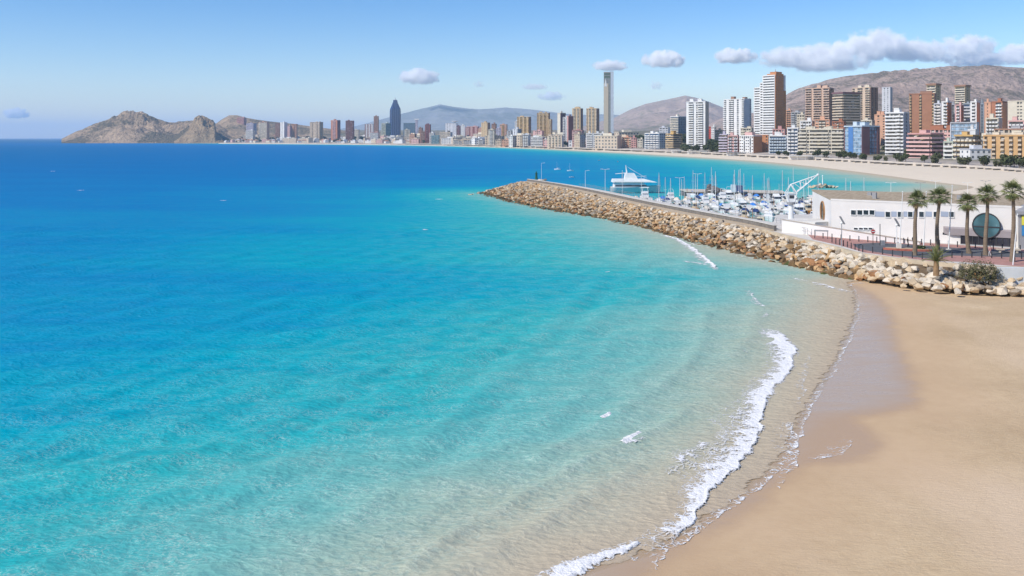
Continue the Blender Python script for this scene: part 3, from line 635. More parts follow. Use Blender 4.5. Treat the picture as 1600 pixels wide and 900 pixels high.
B(897, 906, 915, 210, 1560, 'low beige block with grey shaded front beside white flats', 'WWW', 'WWW', 'beige', side_col='grey')
B(916, 926, 927, 209, 1530, 'white beachfront flats with ladder of balconies, left of a pair', 'BB', 'S', 'white')
B(927, 938, 939, 209, 1510, 'white beachfront flats with ladder of balconies, right of a pair', 'BB', 'S', 'white')
B(938, 947, 948, 209, 1490, 'white beachfront block with chequered windows', 'VVVV', 'S', 'white')
B(948, 960, 961, 216, 1470, 'low cream beachfront house row left of tan house row', 'WWWW', 'S', 'cream')
B(947, 957, 960, 210, 1620, 'low brick red block behind the cream house row', 'WWW', 'S', 'brick')
B(961, 972, 973, 215, 1450, 'low tan beachfront house row between cream and salmon rows', 'bWWb', 'S', 'sand')
B(973, 986, 988, 215, 1430, 'low salmon beachfront house row', 'WbWb', 'S', 'salmon', 'cream')
B(986, 994, 996, 216, 1410, 'small rose beach block with dark ground floor', 'WW', 'S', 'rose')
B(996, 1004, 1006, 218, 1400, 'small yellow cream block left of white and blue hotel', 'WW', 'S', 'cream', 'ochre')
# --- silver M shaped skyscraper
def silver():
    Y = 2320; x = (951-800)/F*Y; g = gz(x, Y); k = Y/F
    root = thing('skyscraper', 'slender silver twin slab skyscraper, tallest tower behind the beach', 'skyscraper', (x, Y, g-4), R(-6.5))
    H = CH+(HZ-114)/F*Y-g+4; w = 7.3*k
    fr = MB(); gap = 1.6
    for sgn in (-1, 1):
        y0, y1 = (-11, -2.5) if sgn < 0 else (2.5, 11)
        q = MB(); q.box(-w+.5, w-.5, y0+.5, y1-.5, 0, H-1); q.build('glazing', glassy((.12, .14, .15), .12), root)
        for i in range(12):
            xx = -w+2*w*i/11; fr.box(xx-.35, xx+.35, y0, y1, 0, H)
        for z in np.arange(0, H, 3.6): fr.box(-w+.01, w-.01, y0+.15, y1-.15, z, z+.55)
        fr.box(-w-.5, -w+.6, y0-.1, y1+.1, 0, H+.5); fr.box(w-.6, w+.5, y0-.1, y1+.1, 0, H+.5)
    fr.build('facade_frame', paint((.50, .48, .42), .45, .1, .1, .5, .25), root, stuff=True)
    s = MB(); s.box(-w*.98, -w*.05, -11.9, -11.05, 0, H*.84); s.build('beige_fin_panel', paint((.55, .47, .35), .6, .1), root)
    s = MB(); s.box(w*.42, w*1.06, -12.3, -11.05, 0, H+3); s.build('silver_edge_panel', paint((.58, .62, .66), .35, .08, .1, .5, .3), root)
    dm = MB()
    for sx in (-1,):
        dm.add([(-w*.9, -12.4, H-36), (-w*.35, -12.4, H-36), (-w*.62, -12.4, H-13), (-w*.9, -11.95, H-36), (-w*.35, -11.95, H-36), (-w*.62, -11.95, H-13)], [(0, 1, 2), (5, 4, 3), (0, 3, 4, 1), (1, 4, 5, 2), (2, 5, 3, 0)])
    dm.build('white_diamond_panel', paint((.75, .74, .70), .5), root)
    c = MB(); c.box(-w, w*.42, -11.6, 11.5, H-13, H-9.5); c.box(-w, w*.42, -11.6, 11.5, H-5, H-2); c.build('crown_band', paint((.10, .15, .10), .5), root)
    t = MB(); t.box(-w-.6, w+.6, -11.3, 11.3, H+.5, H+2.2); t.build('roof', paint((.5, .5, .48)), root)
silver()
# --- middle of the bay
B(1007, 1030, 1040, 209, 1300, 'white hotel with pale blue right wing on the beachfront', 'bbbbb', 'WWW', 'white', side_col='lblue', glass='blue', huts=2)
B(1040, 1052, 1066, 210, 1270, 'ochre yellow hotel with stacked terraces beside the white and blue hotel', 'LLL', 'LLL', 'ochre', 'tan', side_col='ochre', huts=2, hutc='ochre')
B(1047, 1060, 1073, 182.5, 1600, 'cream office block with dark glass right side behind the yellow hotel', 'LLL', 'GGGG', 'cream', side_col='steel', glass='blue', roofc='white')
B(1072, 1102, 1107.5, 159.5, 1180, 'tall white tower with stacked balconies standing alone by the pine slope', 'SBBSwBBS', 'SS', 'white', side_col='sand', huts=3, bp=1.6)
B(1130, 1163, 1174, 155, 1320, 'wide white tower with stepped corners, brown roof edge and grey side', 'BSbBSwSB', 'SSSw', 'white', side_col='pale', huts=2, hutc='brown', bp=1.6)
B(1104, 1111, 1113, 199, 1350, 'small bright red house block between two white towers', 'WWW', 'SS', 'red', side_col='red', huts=0)
B(1111, 1116, 1119, 199, 1330, 'small white house beside the bright red block', 'WW', 'WW', 'white')
B(1124, 1136, 1138, 211, 1010, 'lilac flats with rounded banded balconies at the beach', 'LLL', 'LL', 'lilac', 'lilac', glass='brown', bp=2.2)
B(1137, 1153, 1155, 213, 990, 'pink flats with white balconies beside the lilac flats', 'bbWbb', 'WW', 'pink', 'pale')
B(1155, 1177, 1191, 213, 970, 'white beach flats with rows of dark windows and brick brown side wall', 'WWVWWVW', 'SSS', 'white', side_col='orange', huts=2, hutc='pink')
B(1228, 1236, 1238, 173, 1250, 'salmon block half hidden right of the orange sided skyscraper', 'bbb', 'SS', 'salmon')
B(1236, 1252, 1256, 176, 1230, 'grey block with dark balconies left of pink slab tower', 'BwB', 'SS', 'grey', side_col='steel')
B(1245, 1257, 1259, 180, 1150, 'pale cream block standing before the pink slab tower', 'WWW', 'SS', 'cream')
# --- orange sided stepped skyscraper
def tower(x0, xm, x1, yt, Y, label, **k): return B(x0, xm, x1, yt, Y, label, **k)
def stepped():
    Y = 1050; kx = Y/F
    phi = math.atan((1211-800)/F); r = Vector((math.cos(phi), -math.sin(phi))); v = Vector((math.sin(phi), math.cos(phi))); a = R(38)
    xa = r*math.cos(a)-v*math.sin(a); ya = r*math.sin(a)+v*math.cos(a)
    corner = Vector(((1211-800)*kx, Y)); g = gz(*corner)-4
    root = thing('skyscraper', 'stepped skyscraper with white banded front, orange side and orange crown', 'skyscraper', (corner.x, corner.y, g), math.atan2(xa.y, xa.x))
    z = lambda py: CH+(HZ-py)/F*Y-g
    wall, bal, org, gl, bl = MB(), MB(), MB(), MB(), MB()
    d = 16*kx/math.sin(a)
    # (left px, right px, top py)
    for (pa, pb, pt, yoff) in ((1177, 1187.5, 136, 3.0), (1187.5, 1193, 129, 1.5), (1193, 1211, 118, 0)):
        xA, xB = (pa-1211)*kx/math.cos(a), (pb-1211)*kx/math.cos(a); Hh = z(pt)
        gl.box(xA+.4, xB-.4, yoff+1.0, d-.5, 0, Hh-.4)
        n = int(Hh/3.0)
        for i in range(n):
            zz = i*Hh/n
            bal.box(xA, xB, yoff-.9, yoff+1.3, zz-.2, zz+1.35)
            if random.random() < .5: bl.box(xA+random.uniform(.5, 2), xB-random.uniform(.5, 3), yoff+.8, yoff+1.1, zz+1.36, zz+2.4)
        wall.box(xA-.3, xA+.5, yoff-1.0, d, 0, Hh+.6); wall.box(xA+.5, xB-.01, yoff-.6, d, Hh-.2, Hh+1.0); wall.box(xB-.5, xB+.02, yoff-.95, d-.01, 0, Hh+.3)
    # orange side with its window columns
    for (ya_, yb_, pt) in ((0, d*.78, 118), (d*.78, d, 141)):
        Hh = z(pt); n = 5 if ya_ == 0 else 2
        gl.box(-2, -.05, ya_+.3, yb_-.2, 0, Hh-.4)
        for i in range(n):
            u0 = ya_+(yb_-ya_)*i/n; u1 = ya_+(yb_-ya_)*(i+1)/n; um = (u1-u0)
            org.box(-1.2, .6, u0, u0+um*.32, 0, Hh); org.box(-1.2, .6, u1-um*.32, u1-.002, 0, Hh)
            for q in range(int(Hh/3.0)): org.box(-1.2, .55, u0+um*.3, u1-um*.3, q*3.0, q*3.0+1.7)
    # stepped crown
    for k_, (pt0, pt1, xl, yb_) in enumerate(((118, 115.5, -12, d*.74), (115.5, 112.5, -8.5, d*.62))):
        org.box(xl, .75-k_*.4, .6+k_, yb_, z(pt0), z(pt1))
        org.box(xl-.4, 1.1-k_*.4, .3+k_, yb_+.3, z(pt1), z(pt1)+.5)
    gl.build('glazing', glassy(GL['grey']), root); wall.build('wall', paint((.76, .73, .70)), root); bal.build('balconies', paint((.78, .76, .73)), root, stuff=True)
    org.build('orange_side_wall', paint((.60, .27, .12), .8, .1, .1), root); bl.build('blinds', paint((.5, .45, .42)), root, stuff=True)
    q = MB(); q.tube([(-4, d*.3, z(112)), (-4, d*.3, z(107.5))], .25, 5); q.tube([(-6.5, d*.5, z(112)), (-6.5, d*.5, z(110))], .3, 5); q.build('aerial', paint(CC['brown']), root)
stepped()
B(1201, 1229, 1231, 213, 930, 'low pale blue white hotel beneath the orange sided skyscraper', 'bbbbbbb', 'SS', 'white', 'lblue', glass='blue', huts=2)
B(1180, 1200, 1203, 212, 985, 'low salmon building at the foot of the orange sided skyscraper', 'SSSSW', 'SS', 'orange', huts=0)
B(1230, 1247, 1249, 201, 880, 'white hotel end block joined to the long cream hotel', 'bbb', 'SS', 'white', 'white', glass='blue')
B(1247, 1317, 1320, 203, 860, 'long cream hotel with eight banded balcony storeys and roof terrace', 'LLwLLLLLwLLL', 'LL', 'cream', 'cream', fh=3.1, huts=4, hutc='cream', blinds=.5, bp=2.0)
B(1258, 1296, 1303, 138, 1100, 'huge pink beige slab tower with dense balconies', 'bbbSbbbbSbbb', 'SWS', (.60, .42, .32), (.66, .50, .40), side_col='brown', huts=4, blinds=.45)
B(1301, 1317, 1345, 148, 1000, 'brown glass tower with cream banded left face and dark roof storey', 'LLLL', 'LLLLLL', 'cream', 'sand', side_col='brown', glass='brown', huts=0, crown='cap', acc='plum', blinds=.15, bp=1.5)
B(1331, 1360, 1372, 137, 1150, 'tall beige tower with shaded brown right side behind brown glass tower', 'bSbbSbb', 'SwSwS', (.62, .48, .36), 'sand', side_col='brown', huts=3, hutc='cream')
B(1378, 1391, 1394.5, 137, 1300, 'slender pale grey ribbed tower against the mountain', 'SWSWS', 'SS', 'pale', side_col='grey', huts=0)
B(1366, 1383, 1387, 180, 1050, 'salmon low block with stepped roof left of white terraced hotel', 'SWSW', 'SS', 'salmon', huts=2)
B(1318, 1347, 1375, 198, 800, 'blue glass hotel with bright blue stripe and plum side fin', 'GGDDGGGG', 'SSSGGGS', 'lblue', glass='sky', acc='blue', huts=3, hutc='lblue', side_col='plum')
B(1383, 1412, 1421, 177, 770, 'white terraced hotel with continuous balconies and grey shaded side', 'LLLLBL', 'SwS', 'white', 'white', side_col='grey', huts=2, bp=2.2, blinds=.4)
# --- right hand group
B(1448, 1462, 1470, 134, 1150, 'slim tan tower with brown cap behind the wide brown tower', 'LLLL', 'SWS', 'tan', 'cream', crown='cap', acc='brown', huts=0)
B(1492, 1508, 1516, 136, 1200, 'lone tan tower with brown cap rising behind the brick row', 'LLLL', 'SWS', 'tan', 'cream', crown='cap', acc='brown', huts=0)
B(1420, 1460, 1463, 147, 930, 'wide brick brown tower with pale balcony columns', 'bSSSbSSSSb', 'SS', (.36, .175, .105), 'tan', side_col='brown', huts=3, hutc='brown', glass='brown')
B(1459, 1470, 1471, 163, 900, 'grey white flats beside the wide brick brown tower', 'BLB', 'S', 'pale', 'white', bp=1.8)
B(1471, 1480.5, 1487, 160, 880, 'white flats with brick orange blank side wall', 'SBb', 'SS', 'white', side_col='orange')
B(1486, 1492, 1493, 164, 900, 'narrow dark grey glass block between brick flats', 'GG', 'S', 'grey', glass='grey')
B(1492, 1501.5, 1506, 165, 870, 'pink flats with white balcony column and brick side', 'SbbS', 'SS', 'pink', 'white', side_col='brick')
B(1505, 1516, 1517, 163, 890, 'grey flats with glazed balconies between brick blocks', 'LLL', 'S', 'steel', 'pale', glass='blue')
B(1516, 1526, 1532, 160, 860, 'white balconied flats with salmon brick side wall', 'SBBS', 'SS', 'white', side_col='salmon')
B(1532, 1537, 1539, 163, 890, 'narrow grey blue glass block in the brick row', 'GG', 'S', 'steel', glass='blue')
B(1538, 1548, 1549, 161, 850, 'plain brick salmon block with few windows', 'SSWSS', 'S', 'salmon')
B(1549, 1566, 1575, 160, 840, 'brick brown flats with white balcony column and salmon side', 'SSbBb', 'SS', 'brick', 'white', side_col='salmon')
B(1574, 1612, 1618, 158.5, 820, 'large cream white block with grey window column', 'SSSWWSWW', 'SS', 'cream', 'white', glass='grey')
B(1618, 1650, 1656, 165, 830, 'white block beyond the cream white block', 'bbbb', 'SS', 'white')
B(1440, 1494, 1500, 203, 800, 'low house row with terracotta roof terrace behind the pink hotel', 'WWWWWWWW', 'SS', 'pink', roofc='brick', huts=4, hutc='brick')
B(1484, 1526, 1530, 192.5, 780, 'low grey roofed glass pavilion below the brick row', 'GGGGGG', 'SS', 'pale', roofc='grey', glass='sky', huts=0)
B(1512, 1524, 1526, 204, 720, 'small white roof block behind the yellow hotel', 'SS', 'S', 'white', huts=2)
B(1552, 1608, 1612, 203, 700, 'long low building with brown roof behind the ochre orange hotel', 'WWWWWWW', 'SS', 'sand', roofc='brown', huts=3, hutc='grey')
B(1417, 1454, 1475, 210, 690, 'rose pink hotel with wide banded balconies on the beachfront', 'LLLLL', 'LLL', 'pink', 'pink', glass='brown', huts=1, bp=2.4, side_col='rose', roofc='rose')
B(1474, 1489, 1491, 223, 660, 'narrow pale green white block between pink and yellow hotels', 'LLL', 'SS', 'green', 'white', huts=1)
B(1490, 1520, 1533, 213, 640, 'yellow hotel with cream balcony grid and ochre right wing', 'bbbbb', 'bb', 'ochre', 'cream', side_col='ochre', huts=1, hutc='ochre', bp=1.6)
B(1533, 1625, 1632, 213, 610, 'long ochre orange hotel with wide framed balcony bays', 'bSbSbSbSbSbSb', 'SS', (.58, .36, .17), 'sand', huts=3, hutc='cream', bp=1.4, glass='brown')
B(1632, 1740, 1746, 205, 560, 'cream hotel beyond the ochre orange hotel', 'bbbbbbbb', 'SS', 'cream')
# --- blocks that fill the second row
B(1392, 1404, 1408, 184, 1000, 'sand coloured block between the pale grey ribbed tower and white terraced hotel', 'WbWb', 'SS', 'sand')
B(1346, 1362, 1367, 189, 900, 'cream flats half hidden behind the blue glass hotel', 'bWbW', 'SW', 'cream')
B(1250, 1268, 1273, 190, 980, 'white flats peeping over the left part of the long cream hotel', 'bbWb', 'SW', 'white')
B(1273, 1296, 1300, 188, 970, 'salmon flats peeping over the long cream hotel roof terrace', 'WbbW', 'SS', 'salmon', 'cream')
B(1300, 1318, 1322, 191, 950, 'brick flats at the foot of the brown glass tower', 'WWbWW', 'SS', 'brick', 'sand')
B(1157, 1174, 1178, 201, 1120, 'cream block behind the white beach flats with dark windows', 'WbWb', 'SS', 'cream')
B(1207, 1226, 1229, 203, 1010, 'rose block behind the low pale blue white hotel', 'WWWW', 'SS', 'rose', 'pink')
B(1117, 1128, 1131, 204, 1200, 'sand coloured villa block at the foot of the slope by the red house', 'WbW', 'SS', 'sand')
B(1400, 1419, 1422, 195, 860, 'terracotta coloured block behind the white terraced hotel', 'WbWb', 'SS', 'salmon')
B(1462, 1482, 1486, 182, 1000, 'sand block filling the gap behind grey white flats', 'WWWW', 'SS', 'sand')
B(1540, 1560, 1566, 186, 760, 'low cream flats in front of the brick row', 'bbbb', 'SS', 'cream', 'white')
B(1575, 1600, 1606, 190, 750, 'low rose flats in front of the large cream white block', 'bbbb', 'SS', 'pink', 'white')
B(1030, 1044, 1047, 200, 1700, 'pale block rising from the grove beside the cream office block', 'WWW', 'SS', 'pale')
# ================================================================== BREAKWATER AND ROCKS
def rock_mat(c, dark=.6):
    t = NT('rock'); v = t.coord(); a = t.noise(v, .9, 5, .65); b = t.noise(v, 5, 4, .7)
    col = t.mix(t.mr(a, .35, .65), tuple(x*dark for x in c), c); col = t.mix(t.mr(b, .5, .75, 0, .45), col, tuple(min(1, x*1.3) for x in c))
    return t.done(t.bsdf(col, .9, .2, t.bump(t.math('ADD', a, t.math('MULTIPLY', b, .4)), .8, .25)))
RM = dict(orange=rock_mat((.54, .345, .175), .65), tan=rock_mat((.60, .46, .30), .75), white=rock_mat((.66, .57, .45), .8), grey=rock_mat((.40, .33, .25), .65), brown=rock_mat((.235, .145, .07)), wet=rock_mat((.12, .085, .05)), algae=rock_mat((.10, .115, .035)), rust=rock_mat((.46, .235, .11)))
def rock_mesh(seed, m):
    rg = random.Random(seed); bm = bmesh.new()
    for i in range(17):
        a = Vector((rg.gauss(0, 1), rg.gauss(0, 1), rg.gauss(0, 1))).normalized()
        bm.verts.new((a.x*rg.uniform(.85, 1.1), a.y*rg.uniform(.62, .9), a.z*rg.uniform(.5, .72)))
    bmesh.ops.convex_hull(bm, input=bm.verts)
    bmesh.ops.delete(bm, geom=[v for v in bm.verts if not v.link_faces], context='VERTS')
    me = bpy.data.meshes.new('rock'); bm.to_mesh(me); bm.free(); me.materials.append(m); return me
RV = {k: [rock_mesh(i*13+hash_, m) for i in range(5)] for hash_, (k, m) in enumerate(RM.items())}
def put_rock(parent, p, s, kind, rg):
    o = bpy.data.objects.new('rock', rg.choice(RV[kind])); COL.objects.link(o); o.parent = parent
    o.location = p; o.scale = (s*rg.uniform(.85, 1.25), s*rg.uniform(.85, 1.15), s*rg.uniform(.8, 1.1)); o.rotation_euler = (rg.uniform(-.5, .5), rg.uniform(-.5, .5), rg.uniform(0, 6.28)); return o
def rock_heap(root, items, limit, rg):
    """items: (x, y, z, radius, kind); the ones that show largest become parts, the rest one joined part"""
    items = sorted(items, key=lambda i: -i[3]/math.hypot(i[0], i[1]))
    for x, y, z, s, k in items[:limit]: put_rock(root, (x, y, z), s, k, rg)
    by = {}
    kinds = list(RM); mb = MB()
    for x, y, z, s, k in items[limit:]:
        me = rg.choice(RV[k]); M = Matrix.Translation((x, y, z)) @ Matrix.Rotation(rg.uniform(0, 6.28), 4, 'Z') @ Matrix.Rotation(rg.uniform(-.5, .5), 4, 'X') @ Matrix.Diagonal((s*rg.uniform(.85, 1.25), s*rg.uniform(.85, 1.15), s, 1))
        mb.cur = kinds.index(k); mb.add([M @ v.co for v in me.vertices], [tuple(p.vertices) for p in me.polygons])
    if mb.v: mb.build('smaller_rocks', [RM[k] for k in kinds], root, stuff=True)
foot = lerp_pl(FOOT, 240)
core_m = rock_mat((.17, .12, .075))
def slope(i0, i1, name, root):
    n = i1-i0; T_ = np.linspace(0, 1, 7)
    X = np.zeros((7, n)); Y = X.copy(); Z = X.copy()
    for j, t in enumerate(T_):
        X[j] = foot[i0:i1, 0]*(1-t)+crest[i0:i1, 0]*t; Y[j] = foot[i0:i1, 1]*(1-t)+crest[i0:i1, 1]*t; Z[j] = -1.3+4.3*t
    o = link(name, grid_mesh(name, X, Y, Z, core_m), root); return o
rg = random.Random(5)
def scatter_rocks(i0, i1, smin, smax, dens, near):
    out = []
    for i in range(i0, i1-1):
        seg = math.hypot(*(foot[i+1]-foot[i]))*.5+math.hypot(*(crest[i+1]-crest[i]))*.5; wid = math.hypot(*(crest[i]-foot[i]))
        k = seg*wid*dens; n = int(k)+(rg.random() < k % 1)
        for _ in range(n):
            u = rg.random(); t = rg.uniform(-.04, .97); s = rg.uniform(smin, smax)*(1.15 if rg.random() < .15 else .9)
            x = (foot[i, 0]*(1-u)+foot[i+1, 0]*u)*(1-t)+(crest[i, 0]*(1-u)+crest[i+1, 0]*u)*t; y = (foot[i, 1]*(1-u)+foot[i+1, 1]*u)*(1-t)+(crest[i, 1]*(1-u)+crest[i+1, 1]*u)*t
            z = -.55+3.5*t+rg.uniform(-.1, .35)
            far_ = i/240
            if near and x > 52: k_ = rg.choice(['white', 'white', 'tan', 'white', 'tan', 'grey', 'rust' if rg.random() < .25 else 'tan']); z = max(z, .9+rg.uniform(0, .5))
            elif t < .14: k_ = rg.choice(['wet', 'brown', 'algae' if x > 44 else 'wet', 'brown'])
            elif t < .45: k_ = rg.choice(['brown', 'brown', 'orange', 'grey', 'rust', 'tan'])
            elif t < .72: k_ = rg.choice(['orange', 'tan', 'grey', 'grey', 'tan', 'orange', 'brown'])
            else: k_ = rg.choice(['tan', 'orange', 'white', 'tan', 'grey', 'orange'])
            if x > 43 and t > .35 and rg.random() < .45: k_ = rg.choice(['white', 'tan', 'white'])
            out.append((x, y, z, s, k_))
    return out
isplit = int(np.argmin(np.hypot(crest[:, 0]-49.3, crest[:, 1]-158.7)))
bw = thing('breakwater', 'long rock breakwater with a paved crest running out into the bay', 'breakwater')
slope(isplit, 240, 'rock_core', bw)
itm = scatter_rocks(isplit, 240, .42, .9, 1.15, False)
tip_f, tip_c = foot[-1], crest[-1]
for k in range(150):                                   # the rounded head and its far side
    a = rg.uniform(-.2, 1.0); tt = rg.random(); c = tip_c*(1-a)+np.array([16, 388])*a if a > 0 else tip_c
    e = tip_f*(1-a)+np.array([6, 402])*a; p = e*(1-tt)+c*tt
    itm.append((p[0], p[1], -.5+3.3*tt, rg.uniform(.7, 1.2), rg.choice(['white', 'tan', 'grey', 'tan'])))
rock_heap(bw, itm, 298, rg)
sub = [tuple(p) for p in crest[iroot-6:]]
q = MB(); strip(q, sub, -.3, 2.4, 1.0, 3.25); q.build('crest_ledge', paint((.50, .40, .28), .9, .2, .6), bw)
q = MB(); strip(q, sub, 2.4, 2.9, 2.6, 4.05); q.build('parapet_wall', paint((.19, .17, .15), .9, .3, 1.2), bw)
q = MB(); strip(q, sub, 2.3, 3.1, 4.05, 4.17); q.build('wall_cap', m_pale, bw)
q = MB(); A_, deck_in = strip(q, sub, 2.9, 9.0, -2.0, 3.3); q.build('paved_deck', paint((.60, .56, .50), .9, .15, .5), bw)
rv = thing('rock_revetment', 'bank of pale boulders between the sand and the harbour road', 'rock bank')
slope(0, isplit+1, 'rock_core', rv)
itm = scatter_rocks(0, isplit, .58, 1.08, 1.3, True)
for k in range(120):                                   # boulders that spill onto the sand
    i = rg.randrange(0, 150); i = min(i, isplit-1); u = rg.uniform(-.32, .02); p = foot[i]*(1-u)+crest[i]*u
    if p[0] > 52: itm.append((p[0], p[1], .85+rg.uniform(0, .2), rg.uniform(.4, .95), rg.choice(['white', 'white', 'tan', 'grey', 'tan'])))
rock_heap(rv, itm, 298, rg)
q = MB(); strip(q, [tuple(p) for p in crest[:iroot-5]], -.15, .35, 1.2, 3.5); tag(q.build('sea_wall', paint((.55, .45, .32), .9, .2, .6)), 'low sandstone kerb wall between boulders and harbour road', 'wall')
w0, w1 = P(1556, 420, 3.3), (112, 113)
q = MB(); d_ = Vector((w1[0]-w0[0], w1[1]-w0[1])).normalized(); nn = Vector((d_.y, -d_.x))
for s0, s1, z0, z1 in ((-.1, -.5, .8, 3.62),): q.prism([(w0[0]+nn.x*.2, w0[1]+nn.y*.2), (w1[0]+nn.x*.2, w1[1]+nn.y*.2), (w1[0]+nn.x*.9, w1[1]+nn.y*.9), (w0[0]+nn.x*.9, w0[1]+nn.y*.9)][::-1], z0, z1)
tag(q.build('retaining_wall', paint((.62, .64, .64), .9, .15, .4)), 'pale painted retaining wall behind the boulders by the leaning flagpole', 'wall')
# small rock mole in the cove
mo = thing('rock_mole', 'small pale rock mole with a white beacon behind the clubhouse roof', 'rock mole', (130, 371, 0))
for k in range(46):
    u = rg.uniform(-1, 1); put_rock(mo, (u*5.5, rg.uniform(-2, 2)*(1-abs(u)*.5), .3+1.6*(1-abs(u))*rg.random()), rg.uniform(.6, 1.1), rg.choice(['tan', 'white', 'grey']), rg)
q = MB(); q.tube([(0, 0, 1.5), (0, 0, 5.0)], [.25, .15], 8); q.sphere((0, 0, 5.1), .3); q.build('beacon', paint((.8, .8, .78)), mo)
# ================================================================== HARBOUR
m_w = paint((.76, .76, .74), .5, .08, .8); m_dk = paint((.045, .045, .05), .6); m_gry = paint((.30, .30, .31), .6); m_wood = paint((.36, .19, .08), .7, .2, 1.5)
def local(p, u, w=(0, 0)): return (p[0]+u.x*w[0], p[1]+u.y*w[0])
# ---- clubhouse
def clubhouse():
    A = Vector((58.7, 163)); Bp = Vector((84, 144.6)); u = (Bp-A).normalized(); nrm = Vector((u.y, -u.x)); L = (Bp-A).length
    root = thing('clubhouse', 'long low white harbour clubhouse with tan roof and round window', 'clubhouse', (A.x, A.y, 3.0), math.atan2(u.y, u.x))
    inv = Matrix.Rotation(-math.atan2(u.y, u.x), 2)
    def loc(v): w = inv @ (Vector(v)-A); return (w.x, w.y)
    D = loc((61.0, 180)); C = (L+6, 18)
    Hf, Hb = 6.5, 7.2
    q = MB(); pts = [(0, 0), (L+6, 0), C, D]; hz = [Hf, Hf, Hb, Hb]
    q.add([(x, y, 0) for x, y in pts]+[(x, y, h) for (x, y), h in zip(pts, hz)], [(3, 2, 1, 0), (4, 5, 6, 7), (0, 1, 5, 4), (1, 2, 6, 5), (2, 3, 7, 6), (3, 0, 4, 7)])
    q.build('wall', paint((.70, .665, .63), .85, .07, .3), root)
    q = MB(); o = .25; pr = [(-o, .35), (L+6+o, .35), (C[0]+o, C[1]+o), (D[0]-o, D[1]+o)]; hr = [Hf+.02, Hf+.02, Hb+.1, Hb+.1]
    q.add([(x, y, h+.01) for (x, y), h in zip(pr, hr)]+[(x, y, h+.22) for (x, y), h in zip(pr, hr)], [(3, 2, 1, 0), (4, 5, 6, 7), (0, 1, 5, 4), (1, 2, 6, 5), (2, 3, 7, 6), (3, 0, 4, 7)])
    t = NT('roof_gravel'); n = t.noise(t.coord((1, .25, 1)), 1.6, 5, .65); roof = q.build('roof', t.done(t.bsdf(t.mix(t.mr(n, .35, .65), (.30, .235, .16), (.44, .36, .26)), .95, .1)), root)
    q = MB(); q.box(-.1, L+6.1, -.05, .36, Hf, Hf+.3); q.build('parapet', paint((.70, .67, .63), .85, .07), root)
    for cx, cy, hh in ((6.6, 4, 1.2), (4.5, 9, .9), (20, 8, 1.0)):
        q = MB(); q.box(cx-.35, cx+.35, cy-.35, cy+.35, Hf, Hf+.3+hh); q.build('chimney', m_gry, roof)
    def fu(px):                                     # along the front for a survey column
        k = (px-800)/F; tt = (k*A.y-A.x)/(u.x-k*u.y); return tt, A.y+u.y*tt
    def fz(px, py): return CH-(py-HZ)/F*fu(px)[1]-3.0
    def panel(px0, px1, py0, py1, name, m, dep=.07, frame=True):
        a, b = fu(px0)[0], fu(px1)[0]; pm = (px0+px1)/2; z1, z0 = fz(pm, py0), fz(pm, py1)
        q = MB(); q.box(a, b, -dep, .05, z0, z1); p = q.build(name, m, root)
        if frame:
            f = MB(); f.box(a-.1, b+.1, -dep-.09, -.004, z0-.12, z0-.005); f.box(a-.1, b+.1, -dep-.06, -.004, z1+.005, z1+.1)
            f.box(a-.1, a-.005, -dep-.05, -.005, z0, z1); f.box(b+.005, b+.1, -dep-.05, -.005, z0, z1); f.build('window_frame', m_w, p)
    gd = glassy((.03, .035, .045)); gb = paint((.33, .38, .47), .6, .1)
    for x in (1330, 1340, 1349.5, 1359): panel(x, x+7.5, 328.5, 335.5, 'window', gd)
    for x0, x1 in ((1367.5, 1382), (1393, 1401), (1412, 1418), (1427, 1434), (1446, 1456), (1470, 1482)): panel(x0, x1, 330.5, 338.5, 'blue_panel', gb, .05, False)
    for x in (1384, 1403, 1419, 1436.5, 1459, 1483.5): panel(x, x+7, 331, 339, 'window', gd)
    for x in (1334.5, 1342.5, 1350, 1357.5): panel(x, x+6, 356, 358.8, 'window', gd)
    for x in (1473, 1482, 1491): panel(x, x+6, 363.5, 366.5, 'window', gd, .06, False)
    # canopy and glazed entrance
    a, b = fu(1474)[0], fu(1586)[0]; z0, z1 = fz(1540, 369.5), fz(1540, 357)
    q = MB(); q.add([(a, -.01, z0+.1), (b, -.01, z0+.1), (b, -.01, z1), (a, -.01, z1), (a+1.2, -.5, z0), (b, -.5, z0), (b, -.5, z1-.25), (a+.3, -.5, z1-.25)], [(0, 1, 2, 3), (7, 6, 5, 4), (0, 4, 5, 1), (1, 5, 6, 2), (2, 6, 7, 3), (3, 7, 4, 0)]); q.build('canopy', paint((.30, .265, .27), .8, .1), root)
    a2 = fu(1502)[0]
    for i in range(9):
        x0 = a2+(b-a2)*i/9; x1 = a2+(b-a2)*(i+1)/9
        q = MB(); q.box(x0+.06, x1-.06, -.35, -.02, .12, z0); p = q.build('entrance_pane', glassy((.035, .035, .045), .1), root)
        f = MB(); f.box(x0-.055, x0+.055, -.45, -.02, 0, z0); f.build('door_frame', m_dk, p)
    q = MB(); q.box(a2, b, -.7, -.36, 0, .11); q.build('threshold', m_gry, root)
    # round window
    cx = fu(1542)[0]; cz = fz(1542, 352); rr = 2.05
    q = MB(); q.tube([(cx, -.02, cz), (cx, -.6, cz)], rr, 36); rw = q.build('round_window', glassy((.06, .13, .15), .06), root)
    q = MB()
    pts = [(cx+rr*math.cos(k*math.pi/18), -.62, cz+rr*math.sin(k*math.pi/18)) for k in range(37)]
    q.tube(pts, .1, 5); q.box(cx-rr, cx+rr, -.68, -.605, cz-.3, cz-.12); q.box(cx-.05, cx+.05, -.67, -.603, cz-rr, cz+rr); q.build('window_frame', m_dk, rw)
    # arched window in the gable
    g0 = Vector((0, 0)); g1 = Vector(D); gu = (g1-g0).normalized(); gn = Vector((-gu.y, gu.x)); gl_ = g1.length; cc = gu*gl_*.42
